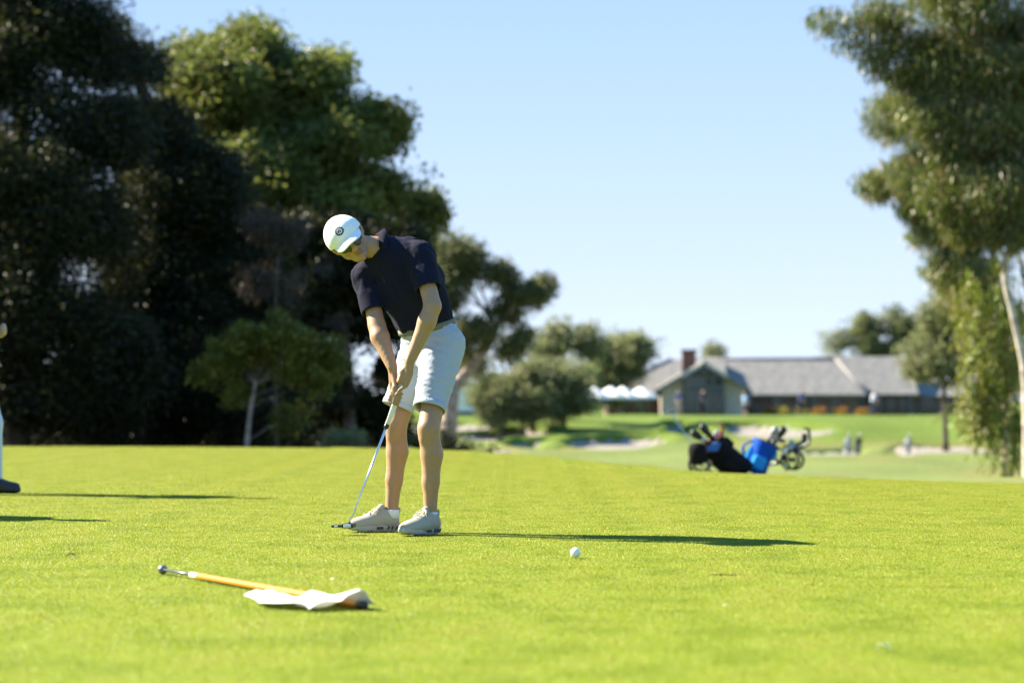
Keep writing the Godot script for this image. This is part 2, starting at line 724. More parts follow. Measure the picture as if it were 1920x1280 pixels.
# One spray of leaves: kind 0 broad leaves in a ball, 1 narrow gum leaves that hang, 2 a weeping strand, 3 fine dense needles.
func spray(kind: int, seed_: int, tones: Array) -> ArrayMesh:
	var rng := RandomNumberGenerator.new()
	rng.seed = seed_
	var verts := PackedVector3Array()
	var normals := PackedVector3Array()
	var colors := PackedColorArray()
	var count: int = [26, 24, 46, 40][kind]
	for i in count:
		var p := Vector3(rng.randfn(), rng.randfn(), rng.randfn()).normalized() * 0.32 * pow(rng.randf(), 0.45)
		var go := Vector3(rng.randfn(), rng.randfn() * 0.6 + 0.1, rng.randfn()).normalized()
		var long := rng.randf_range(0.08, 0.14)
		var wide := long * 0.29
		if kind == 1:
			p.y *= 0.7
			go = Vector3(rng.randfn() * 0.55, -1.0, rng.randfn() * 0.55).normalized()
			long = rng.randf_range(0.10, 0.17)
			wide = long * 0.11
		elif kind == 2:
			var t := float(i) / count
			p = Vector3(sin(t * 4.0) * 0.06 + rng.randfn() * 0.035, -t * 1.3, cos(t * 3.0) * 0.05 + rng.randfn() * 0.035)
			go = Vector3(rng.randfn() * 0.4, -1.0, rng.randfn() * 0.4).normalized()
			long = rng.randf_range(0.10, 0.16)
			wide = long * 0.13
		elif kind == 3:
			go = (p.normalized() + Vector3(rng.randfn(), rng.randfn(), rng.randfn()) * 0.6).normalized()
			long = rng.randf_range(0.08, 0.14)
			wide = long * 0.16
		var side := go.cross(Vector3(rng.randfn(), rng.randfn(), rng.randfn())).normalized() * wide
		var fold := go.cross(side).normalized() * wide * 0.5
		var tip := p + go * long + Vector3.DOWN * long * 0.12
		var mid := p + go * long * 0.45
		var c: Color = tones[rng.randi() % tones.size()] * rng.randf_range(0.75, 1.25)
		for t in [[p, mid + side + fold, tip], [p, tip, mid - side + fold]]:
			var n: Vector3 = (t[2] - t[0]).cross(t[1] - t[0]).normalized()
			for v in t:
				verts.append(v)
				normals.append(n)
				colors.append(c)
	var arrays := []
	arrays.resize(Mesh.ARRAY_MAX)
	arrays[Mesh.ARRAY_VERTEX] = verts
	arrays[Mesh.ARRAY_NORMAL] = normals
	arrays[Mesh.ARRAY_COLOR] = colors
	var m := ArrayMesh.new()
	m.add_surface_from_arrays(Mesh.PRIMITIVE_TRIANGLES, arrays)
	return m


func bark(called: String, dark: Color, pale: Color) -> StandardMaterial3D:
	if mats.has(called):
		return mats[called]
	return world_textured(called, noise_colors(128, called.length() * 13, 0.03, 4, [[0.25, dark], [0.5, dark.lerp(pale, 0.5)], [0.75, pale]], 0.2), 1.1, 0.95, 0.2)


# lobes: [centre, radius, how many sprays, flatness]; the trunk runs from the ground through `stem`, then limbs reach every lobe.
func tree(called: String, label: String, group: String, stem: Array, girth: float, lobes: Array, leaf: ArrayMesh, leaf_mat: Material, wood: Material, size: float, gaps: float, seed_: int, density := 0.62) -> Node3D:
	var rng := RandomNumberGenerator.new()
	rng.seed = seed_
	var holes := FastNoiseLite.new()
	holes.seed = seed_
	holes.frequency = 0.45
	holes.fractal_octaves = 2
	var foot: Vector3 = stem[0]
	foot.y = ground_height(foot.x, -foot.z) - 0.15
	var root := thing(called, label, "bush" if called.contains("bush") or called.contains("shrub") else "tree", foot, 0.0, group)
	var trunk := Shape.new(true)
	var path := [Vector3.ZERO]
	for i in range(1, stem.size()):
		path.append(stem[i] - foot)
	var smooth := []
	var radii := []
	for i in path.size() - 1:
		for k in 4:
			var t := k / 4.0
			var a: Vector3 = path[maxi(i - 1, 0)]
			smooth.append(path[i].cubic_interpolate(path[i + 1], a, path[mini(i + 2, path.size() - 1)], t))
			radii.append(girth * lerpf(1.0, 0.45, (i + t) / (path.size() - 1)) * (1.25 if smooth.size() == 1 else 1.0))
	smooth.append(path[-1])
	radii.append(girth * 0.4)
	trunk.tube(smooth, radii, 9)
	var spots: Array[Transform3D] = []
	var tints := []
	for lobe in lobes:
		var c: Vector3 = lobe[0] - foot
		var r: float = lobe[1]
		var flat: float = lobe[3] if lobe.size() > 3 else 0.85
		# a limb from the nearest lower point of the trunk, then twigs inside the lobe
		var from: Vector3 = smooth[-1]
		var best := INF
		for q in smooth:
			var w: float = q.distance_to(c) + maxf(0.0, q.y - c.y + r * 0.3) * 2.0
			if w < best:
				best = w
				from = q
		var bend := from.lerp(c, 0.5) + Vector3(rng.randfn() * 0.12, 0.12, rng.randfn() * 0.12) * from.distance_to(c)
		var limb := girth * clampf(r * 0.22, 0.16, 0.42)
		trunk.tube([from, from.lerp(bend, 0.5), bend, bend.lerp(c, 0.6), c], [limb, limb * 0.85, limb * 0.7, limb * 0.5, limb * 0.35], 6)
		for k in 7:
			var dir := Vector3(rng.randfn(), rng.randfn() * 0.6 + 0.25, rng.randfn()).normalized()
			var end := c + dir * r * Vector3(0.85, 0.85 * flat, 0.85).length() * 0.55
			trunk.tube([c - dir * r * 0.1, c.lerp(end, 0.5) + Vector3(rng.randfn(), rng.randfn(), rng.randfn()) * r * 0.07, end], [limb * 0.35, limb * 0.22, limb * 0.06], 5)
		# sprays gather in tufts spread through the lobe, more of them near its outside
		var tuft := minf(0.62 * size, r * 0.6)
		var tufts := int(clampf(3.4 * pow(r / tuft, 1.9), 4.0, 70.0))
		var each := maxi(int(lobe[2] * density / tufts), 3)
		for j in tufts:
			var q := Vector3(rng.randfn(), rng.randfn(), rng.randfn()).normalized()
			q *= pow(rng.randf(), 0.38) * (0.85 + 0.45 * holes.get_noise_3dv((c + q * r) * 2.2 + Vector3.ONE * seed_))
			var heart := c + Vector3(q.x, q.y * flat, q.z) * r
			if holes.get_noise_3dv(heart * 1.3) < gaps:
				continue
			var hue := rng.randf_range(0.8, 1.2)
			var big := rng.randf_range(0.65, 1.25)
			for i in each:
				var p := heart + Vector3(rng.randfn(), rng.randfn() * 0.62, rng.randfn()) * tuft * 0.5 * big
				var b := Basis(Vector3.UP, rng.randf() * TAU).scaled(Vector3.ONE * size * rng.randf_range(0.75, 1.25))
				b = b * Basis(Vector3.RIGHT, rng.randfn() * 0.35)
				spots.append(Transform3D(b, p))
				var tone := rng.randf_range(0.8, 1.2) * hue
				tints.append(Color(tone * rng.randf_range(0.9, 1.15), tone, tone * rng.randf_range(0.8, 1.1)))
	piece("trunk", trunk.mesh(), wood, root)
	scatter("crown", leaf, leaf_mat, spots, tints, root).set_meta("kind", "stuff")
	return root


func leaf_material(called: String, through: Color, rough := 0.5) -> StandardMaterial3D:
	var m := mat(called, Color.WHITE, rough, 0.0, 0.45)
	m.vertex_color_use_as_albedo = true
	m.backlight_enabled = true
	m.backlight = through
	return m


func make_trees() -> void:
	var leafy := leaf_material("leaves", Color(0.75, 0.8, 0.3), 0.45)
	var gummy := leaf_material("gum_leaves", Color(0.7, 0.75, 0.3), 0.4)
	var grey_bark := bark("grey_bark", Color(0.05, 0.04, 0.032), Color(0.14, 0.12, 0.1))
	var pale_bark := bark("pale_gum_bark", Color(0.32, 0.27, 0.22), Color(0.62, 0.56, 0.49))
	var pink_bark := bark("pink_gum_bark", Color(0.2, 0.15, 0.125), Color(0.46, 0.37, 0.32))
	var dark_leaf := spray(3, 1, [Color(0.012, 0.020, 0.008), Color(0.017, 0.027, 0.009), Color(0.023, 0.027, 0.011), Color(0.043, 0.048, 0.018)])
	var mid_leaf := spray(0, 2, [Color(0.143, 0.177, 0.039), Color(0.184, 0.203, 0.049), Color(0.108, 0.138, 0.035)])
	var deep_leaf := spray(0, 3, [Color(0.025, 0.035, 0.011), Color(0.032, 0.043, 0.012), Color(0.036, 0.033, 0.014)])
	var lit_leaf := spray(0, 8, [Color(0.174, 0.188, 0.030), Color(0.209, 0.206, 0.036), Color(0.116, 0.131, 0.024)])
	var gum_leaf := spray(1, 4, [Color(0.154, 0.185, 0.058), Color(0.219, 0.222, 0.080), Color(0.257, 0.211, 0.102), Color(0.128, 0.173, 0.046)])
	var big_gum_leaf := spray(1, 14, [Color(0.16, 0.175, 0.055), Color(0.2, 0.185, 0.075), Color(0.21, 0.165, 0.095), Color(0.11, 0.14, 0.035)])
	var bright_olive_leaf := spray(0, 15, [Color(0.15, 0.175, 0.065), Color(0.19, 0.2, 0.085), Color(0.12, 0.13, 0.06)])
	var olive_leaf := spray(0, 5, [Color(0.178, 0.205, 0.092), Color(0.218, 0.236, 0.119), Color(0.137, 0.163, 0.079)])
	var weep_leaf := spray(2, 6, [Color(0.200, 0.231, 0.036), Color(0.237, 0.244, 0.054), Color(0.138, 0.175, 0.030), Color(0.250, 0.225, 0.072)])
	var dead_leaf := spray(1, 7, [Color(0.068, 0.056, 0.048), Color(0.048, 0.040, 0.036), Color(0.080, 0.060, 0.040)])
	var wood_group := "trees along the wood beside the green"
	# the wood on the left
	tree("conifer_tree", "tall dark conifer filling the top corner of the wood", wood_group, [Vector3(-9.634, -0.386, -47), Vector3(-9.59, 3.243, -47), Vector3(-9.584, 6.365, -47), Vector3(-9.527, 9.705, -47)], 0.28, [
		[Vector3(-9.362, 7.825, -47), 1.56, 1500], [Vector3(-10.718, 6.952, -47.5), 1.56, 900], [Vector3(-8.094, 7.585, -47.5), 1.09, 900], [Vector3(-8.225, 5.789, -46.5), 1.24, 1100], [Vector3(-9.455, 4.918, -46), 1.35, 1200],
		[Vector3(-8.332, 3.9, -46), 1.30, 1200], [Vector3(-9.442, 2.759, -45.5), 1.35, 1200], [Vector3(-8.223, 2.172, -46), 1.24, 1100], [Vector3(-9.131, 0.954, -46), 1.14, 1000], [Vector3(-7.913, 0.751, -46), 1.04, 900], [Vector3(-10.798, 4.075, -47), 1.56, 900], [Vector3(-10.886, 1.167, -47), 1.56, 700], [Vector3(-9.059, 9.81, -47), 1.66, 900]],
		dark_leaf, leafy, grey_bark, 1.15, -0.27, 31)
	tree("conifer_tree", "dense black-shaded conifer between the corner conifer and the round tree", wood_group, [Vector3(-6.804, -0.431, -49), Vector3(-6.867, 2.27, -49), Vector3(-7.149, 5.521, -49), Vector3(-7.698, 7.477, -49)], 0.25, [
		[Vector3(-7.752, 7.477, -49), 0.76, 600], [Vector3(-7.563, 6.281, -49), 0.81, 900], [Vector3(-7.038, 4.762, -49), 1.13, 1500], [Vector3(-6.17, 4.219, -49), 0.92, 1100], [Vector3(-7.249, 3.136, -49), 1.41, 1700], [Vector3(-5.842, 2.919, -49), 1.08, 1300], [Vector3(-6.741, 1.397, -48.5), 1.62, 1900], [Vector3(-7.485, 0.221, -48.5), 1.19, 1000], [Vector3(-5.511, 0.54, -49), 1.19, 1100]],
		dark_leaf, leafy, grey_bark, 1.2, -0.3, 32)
	tree("round_tree", "big rounded leafy tree lit by the sun behind the golfer", wood_group, [Vector3(-5.29, -0.679, -60), Vector3(-5.363, 2.629, -60), Vector3(-5.701, 5.547, -60), Vector3(-5.839, 7.94, -60)], 0.34, [
		[Vector3(-6.525, 8.211, -59), 1.65, 1700], [Vector3(-7.563, 7.541, -60), 1.46, 1300], [Vector3(-5.264, 8.143, -59.5), 1.59, 1600], [Vector3(-4.434, 6.642, -59), 1.65, 1700], [Vector3(-5.769, 6.284, -58), 1.72, 1700], [Vector3(-7.111, 5.943, -58.5), 1.32, 1000], [Vector3(-3.78, 5.335, -59), 1.19, 1100], [Vector3(-2.982, 5.016, -60), 0.93, 800], [Vector3(-2.112, 5.454, -60.5), 0.42, 220], [Vector3(-4.652, 4.908, -58.5), 1.46, 1300], [Vector3(-6.108, 9.338, -60), 0.79, 320], [Vector3(-8.165, 8.94, -60.5), 0.66, 220], [Vector3(-4.685, 8.94, -60.5), 0.79, 320], [Vector3(-3.582, 7.541, -60), 0.73, 380]],
		mid_leaf, leafy, grey_bark, 1.35, -0.3, 33)
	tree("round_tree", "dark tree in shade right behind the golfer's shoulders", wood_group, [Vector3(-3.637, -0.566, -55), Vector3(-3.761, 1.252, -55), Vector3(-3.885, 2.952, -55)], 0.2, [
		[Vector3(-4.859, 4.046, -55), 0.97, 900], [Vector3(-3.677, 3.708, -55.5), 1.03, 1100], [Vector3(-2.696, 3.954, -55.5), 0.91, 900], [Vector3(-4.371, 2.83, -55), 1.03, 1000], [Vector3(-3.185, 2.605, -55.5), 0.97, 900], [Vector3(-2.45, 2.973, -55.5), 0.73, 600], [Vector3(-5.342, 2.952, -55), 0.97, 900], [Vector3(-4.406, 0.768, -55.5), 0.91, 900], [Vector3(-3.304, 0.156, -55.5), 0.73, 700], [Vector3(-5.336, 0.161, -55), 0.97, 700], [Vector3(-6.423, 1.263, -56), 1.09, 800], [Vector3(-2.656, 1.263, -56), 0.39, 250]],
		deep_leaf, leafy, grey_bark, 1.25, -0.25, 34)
	tree("leaning_bush", "sunlit green bush on a leaning stem before the wood", "", [Vector3(-5.009, -0.341, -45), Vector3(-4.901, 0.253, -45), Vector3(-4.784, 0.948, -45)], 0.06, [
		[Vector3(-5.361, 1.345, -45), 0.36, 130], [Vector3(-4.915, 1.692, -45), 0.36, 150], [Vector3(-4.419, 1.742, -45), 0.38, 160], [Vector3(-3.922, 1.593, -45), 0.36, 140], [Vector3(-3.548, 1.449, -45.3), 0.30, 90], [Vector3(-4.765, 1.246, -45), 0.44, 130], [Vector3(-4.07, 1.146, -45), 0.42, 110], [Vector3(-5.696, 1.1, -45.3), 0.26, 50], [Vector3(-4.466, 0.7, -45), 0.36, 60], [Vector3(-5.161, 0.749, -45), 0.30, 50], [Vector3(-3.672, 0.898, -45), 0.34, 55], [Vector3(-4.154, 0.25, -45.4), 0.34, 45], [Vector3(-3.355, 1.251, -45.4), 0.20, 30]],
		lit_leaf, leafy, pink_bark, 0.7, -0.2, 35, 0.75)
	# dark undergrowth that closes the wood to the ground
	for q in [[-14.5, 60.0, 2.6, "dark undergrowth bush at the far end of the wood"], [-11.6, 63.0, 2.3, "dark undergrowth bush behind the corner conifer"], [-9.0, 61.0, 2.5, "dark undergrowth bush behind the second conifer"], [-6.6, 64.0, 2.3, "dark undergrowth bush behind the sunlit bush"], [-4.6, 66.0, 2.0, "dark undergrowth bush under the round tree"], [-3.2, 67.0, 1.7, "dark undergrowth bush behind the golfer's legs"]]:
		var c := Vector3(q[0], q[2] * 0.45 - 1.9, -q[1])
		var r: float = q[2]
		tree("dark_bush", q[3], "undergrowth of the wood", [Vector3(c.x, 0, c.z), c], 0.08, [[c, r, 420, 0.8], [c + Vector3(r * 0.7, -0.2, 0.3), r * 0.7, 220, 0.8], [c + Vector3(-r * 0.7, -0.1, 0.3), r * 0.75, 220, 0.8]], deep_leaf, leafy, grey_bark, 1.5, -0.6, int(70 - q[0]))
	tree("bare_bush", "brown half-dead bush among the dark trees", "", [Vector3(-4.51, -0.375, -46.5), Vector3(-4.566, 1.778, -46.5), Vector3(-4.518, 3.421, -46.5)], 0.06, [
		[Vector3(-4.571, 3.833, -46.5), 0.51, 170], [Vector3(-4.107, 3.01, -46.5), 0.41, 90], [Vector3(-5.031, 3.01, -46.5), 0.41, 90], [Vector3(-3.592, 2.086, -46.5), 0.35, 80]],
		dead_leaf, leafy, grey_bark, 0.9, -0.1, 36)
	tree("small_bush", "small grey-green bush low behind the green's edge", "", [Vector3(-3.103, -0.319, -44), Vector3(-3.104, -0.077, -44)], 0.03, [[Vector3(-3.181, -0.086, -44), 0.21, 60], [Vector3(-2.832, -0.144, -44), 0.19, 45]], olive_leaf, leafy, grey_bark, 0.5, -0.5, 37)
	# the spreading gum behind the golfer and the trees beyond it
	tree("spreading_gum_tree", "spreading gum tree with a leaning limb right of the golfer", "", [Vector3(-2.555, -0.419, -95), Vector3(-2.388, 0.942, -95), Vector3(-2.053, 1.361, -95), Vector3(-1.153, 2.514, -95), Vector3(-0.629, 3.458, -95)], 0.36, [
		[Vector3(-2.517, 6.081, -95), 1.09, 420], [Vector3(-1.573, 5.871, -95), 0.94, 360], [Vector3(-0.944, 5.241, -95), 0.71, 220], [Vector3(-1.887, 4.611, -95), 1.01, 360], [Vector3(-1.572, 3.248, -95), 0.88, 300], [Vector3(-1.685, 1.997, -95.5), 0.71, 220], [Vector3(0.315, 4.821, -95), 0.67, 170], [Vector3(1.049, 4.926, -95), 0.52, 130], [Vector3(-0.315, 5.556, -95), 0.42, 70], [Vector3(0.105, 3.772, -95), 0.31, 36], [Vector3(0, 2.619, -95), 0.59, 100], [Vector3(0.524, 3.038, -95), 0.29, 30], [Vector3(-0.524, 4.192, -95), 0.29, 24], [Vector3(1.09, 4.234, -95), 0.27, 30]],
		bright_olive_leaf, leafy, pink_bark, 1.4, -0.16, 41)
	tree("gum_tree", "taller olive gum tree with an open crown left of the clubhouse", "trees by the clubhouse", [Vector3(3.135, -0.793, -158), Vector3(3.206, 1.645, -158), Vector3(3.347, 3.737, -158)], 0.35, [
		[Vector3(3.486, 4.783, -158), 1.60, 260], [Vector3(2.092, 3.911, -158), 1.32, 200], [Vector3(4.707, 4.434, -158), 0.98, 120], [Vector3(1.394, 3.04, -158), 1.25, 180]], olive_leaf, leafy, pink_bark, 2.3, -0.12, 42)
	tree("gum_tree", "olive gum tree just left of the clubhouse roof", "trees by the clubhouse", [Vector3(9.437, -0.604, -214), Vector3(9.534, 1.519, -214), Vector3(9.677, 3.407, -214)], 0.3, [
		[Vector3(9.679, 4.824, -214), 1.89, 300], [Vector3(10.86, 5.06, -214), 1.13, 150], [Vector3(8.262, 4.588, -214), 1.32, 170], [Vector3(10.621, 3.171, -214), 1.13, 140], [Vector3(8.733, 2.699, -214), 1.61, 240], [Vector3(7.08, 2.227, -214), 1.70, 260], [Vector3(5.428, 1.755, -214), 1.89, 260], [Vector3(8.495, 1.283, -214), 1.61, 200]], olive_leaf, leafy, pink_bark, 3.0, -0.3, 43)
	for a in [[Vector3(-0.67, 1.106, -152), 1.34, "low rounded willow at the near end of the row before the gum trees", 51], [Vector3(1.346, 1.612, -152.6), 1.61, "second of the low willows from the golfer", 52], [Vector3(3.311, 1.548, -153.2), 1.48, "third of the low willows from the golfer", 53]]:
		var c: Vector3 = a[0]
		var r: float = a[1]
		tree("willow_tree", a[2], "trees by the clubhouse", [Vector3(c.x, 0, c.z), c - Vector3(0, r * 0.4, 0), c], 0.15, [[c, r, 430, 0.9], [c + Vector3(r * 0.7, -r * 0.5, 0.4), r * 0.7, 240, 0.9], [c + Vector3(-r * 0.7, -r * 0.5, 0.4), r * 0.7, 240, 0.9], [c + Vector3(-r * 0.1, -r * 0.95, 0.5), r * 0.75, 220, 0.6]], olive_leaf, leafy, grey_bark, 2.0, -0.4, a[3])
	tree("gum_tree", "wide dark gum tree rising behind the clubhouse roof", "trees by the clubhouse", [Vector3(38.707, -0.601, -262), Vector3(39.012, 4.021, -262), Vector3(39.311, 6.912, -262)], 0.5, [
		[Vector3(39.895, 8.531, -262), 2.08, 300], [Vector3(37.579, 7.606, -262), 1.85, 240], [Vector3(42.209, 8.647, -262), 1.97, 280], [Vector3(34.974, 6.449, -262), 1.56, 180], [Vector3(43.647, 6.912, -262), 1.85, 240], [Vector3(39.886, 6.044, -262), 2.08, 260]], olive_leaf, leafy, grey_bark, 3.2, -0.15, 44)
	tree("gum_tree", "treetop just showing over the ridge beside the chimney", "trees by the clubhouse", [Vector3(22.504, -0.639, -270), Vector3(22.514, 4.124, -270)], 0.25, [[Vector3(22.517, 5.672, -270), 1.01, 130]], olive_leaf, leafy, grey_bark, 2.6, -0.3, 45)
	# the gums on the right
	var right_group := "gum trees along the right edge"
	tree("gum_tree", "olive gum tree standing before the clubhouse's right end", right_group, [Vector3(25.149, -2.477, -140), Vector3(25.072, 1.226, -140), Vector3(25.176, 4.005, -140)], 0.18, [
		[Vector3(25.182, 5.242, -140), 1.54, 420], [Vector3(24.094, 3.696, -140), 1.17, 300], [Vector3(25.946, 3.387, -140), 1.42, 360], [Vector3(24.86, 2.152, -140), 1.30, 300], [Vector3(25.96, 6.478, -140), 1.54, 380], [Vector3(23.625, 2.306, -140), 0.68, 120]], olive_leaf, leafy, grey_bark, 2.0, -0.25, 46)
	tree("gum_tree", "grey-green gum tree with clumped boughs in the middle distance", right_group, [Vector3(16.396, -1.656, -80), Vector3(16.328, 2.576, -80), Vector3(15.816, 6.288, -80), Vector3(15.389, 9.476, -80)], 0.17, [
		[Vector3(13.084, 8.059, -80), 1.09, 520], [Vector3(12.287, 7.793, -80), 0.53, 150], [Vector3(13.522, 7.085, -80), 0.88, 380], [Vector3(12.914, 9.92, -80), 0.88, 240], [Vector3(13.695, 6.111, -80), 0.42, 90], [Vector3(14.668, 6.288, -80), 1.06, 520], [Vector3(15.19, 4.696, -80), 1.32, 620], [Vector3(14.397, 5.05, -80), 0.79, 330], [Vector3(16.261, 6.819, -80), 1.59, 700], [Vector3(14.678, 8.59, -80), 1.41, 620], [Vector3(15.89, 3.282, -80), 1.06, 420], [Vector3(16.412, 1.693, -80), 0.88, 300]],
		gum_leaf, gummy, pink_bark, 1.6, -0.22, 47)
	tree("gum_tree", "nearest gum tree on the right with a crooked white trunk", right_group, [Vector3(10.64, -1.664, -50), Vector3(10.631, 0.979, -50), Vector3(10.427, 2.192, -50), Vector3(10.223, 3.186, -50), Vector3(10.337, 3.96, -50), Vector3(10.222, 5.288, -50), Vector3(10.287, 7.283, -50)], 0.085, [
		[Vector3(9.848, 8.059, -50), 1.43, 1700], [Vector3(9.072, 7.726, -50), 0.94, 760], [Vector3(10.395, 6.728, -50), 1.32, 1400], [Vector3(8.957, 6.728, -50), 0.83, 640], [Vector3(9.616, 5.731, -50), 1.10, 1150], [Vector3(10.303, 5.031, -49.6), 0.83, 700], [Vector3(11.064, 7.837, -50), 1.32, 800], [Vector3(9.301, 9.392, -50), 1.43, 1000], [Vector3(8.688, 8.504, -50), 0.61, 300], [Vector3(9.281, 4.956, -50), 0.61, 330], [Vector3(9.682, 4.388, -49.8), 0.53, 260], [Vector3(10.299, 4.153, -49.6), 0.44, 170], [Vector3(8.457, 7.322, -50.3), 0.50, 220],
		[Vector3(7.637, 8.67, -50), 0.46, 110], [Vector3(6.972, 8.259, -50), 0.38, 70], [Vector3(6.596, 8.481, -50), 0.22, 26], [Vector3(7.801, 8.059, -50), 0.33, 55], [Vector3(7.523, 7.704, -50), 0.18, 12]],
		big_gum_leaf, gummy, pale_bark, 1.2, -0.3, 48)
	tree("weeping_gum_tree", "weeping tree trailing bright green strands at the right edge", right_group, [Vector3(11.455, -1.758, -52), Vector3(11.413, 1.22, -52), Vector3(11.134, 2.827, -52), Vector3(10.966, 3.632, -52)], 0.08, [
		[Vector3(10.218, 3.287, -52), 0.63, 130], [Vector3(10.679, 3.517, -52), 0.63, 130], [Vector3(10.213, 2.253, -52), 0.53, 120], [Vector3(10.729, 2.138, -52), 0.57, 130], [Vector3(10.152, 1.335, -52), 0.41, 70, 0.5], [Vector3(10.61, 1.22, -52), 0.52, 110, 0.5], [Vector3(11.132, 2.368, -52), 0.80, 160], [Vector3(10.434, 0.418, -52), 0.30, 26, 0.6], [Vector3(10.49, 0.074, -52), 0.21, 12, 0.6], [Vector3(10.721, 0.418, -52), 0.25, 22, 0.6], [Vector3(10.035, 0.991, -52), 0.28, 26, 0.5]],
		weep_leaf, gummy, grey_bark, 1.0, -0.12, 49, 0.4)



# ---------------------------------------------------------------- the golfer

func cloth(called: String, color: Color, sheen := 0.3) -> StandardMaterial3D:
	var m := mat(called, color, 0.92, 0.0, 0.25)
	m.rim_enabled = true
	m.rim = sheen
	m.rim_tint = 0.6
	var weave := FastNoiseLite.new()
	weave.seed = 4
	weave.frequency = 0.09
	m.heightmap_enabled = true
	m.heightmap_texture = ImageTexture.create_from_image(weave.get_seamless_image(128, 128))
	m.heightmap_scale = 0.05
	m.uv1_triplanar = true
	m.uv1_scale = Vector3.ONE * 9.0
	return m


func skin_material(called: String, color: Color) -> StandardMaterial3D:
	var m := mat(called, color, 0.5, 0.0, 0.45)
	m.vertex_color_use_as_albedo = true
	m.subsurf_scatter_enabled = true
	m.subsurf_scatter_strength = 0.12
	return m


# A hand closed round a bar: the bar runs from `top` along `down`; the palm lies on `side`, the fingers go round by `front`.
func gripping_hand(wrist: Vector3, top: Vector3, down: Vector3, side: Vector3, front: Vector3, from: float, extend := 0.0) -> Array:
	var at := func(t: float, deg: float, r: float) -> Vector3:
		var w := deg_to_rad(deg)
		return top + down * t + (side * cos(w) + front * sin(w)) * r
	var prims := []
	for i in 4:
		var t := from + i * 0.0195
		var wide: float = [0.0088, 0.0092, 0.0088, 0.0076][3 - i]
		var knuckle: Vector3 = at.call(t, 8.0, 0.036)
		var middle: Vector3 = at.call(t + 0.012, 72.0, 0.035)
		var far: Vector3 = at.call(t + 0.019, 128.0, 0.026)
		var tip: Vector3 = at.call(t + 0.024, 185.0, 0.0235)
		if extend and i == 3:
			# the forefinger points down along the grip
			middle = at.call(t + 0.036, 42.0, 0.034)
			far = at.call(t + 0.06, 55.0, 0.03)
			tip = at.call(t + 0.078, 70.0, 0.026)
		prims.append([wrist.lerp(knuckle, 0.12), knuckle, 0.0165, 0.0118])
		prims.append([knuckle, middle, wide + 0.0008, wide])
		prims.append([middle, far, wide, wide * 0.93])
		prims.append([far, tip, wide * 0.93, wide * 0.8])
	# the thumb leaves the palm near the wrist and lies down the front of the grip
	var root: Vector3 = wrist.lerp(at.call(from, 60.0, 0.03), 0.45)
	var joint: Vector3 = at.call(from + 0.004, 84.0, 0.034)
	prims.append([root, joint, 0.015, 0.0115])
	prims.append([joint, at.call(from + 0.032, 96.0, 0.0265), 0.0108, 0.0095])
	prims.append([at.call(from + 0.032, 96.0, 0.0265), at.call(from + 0.058, 100.0, 0.0235), 0.0095, 0.0078])
	return prims


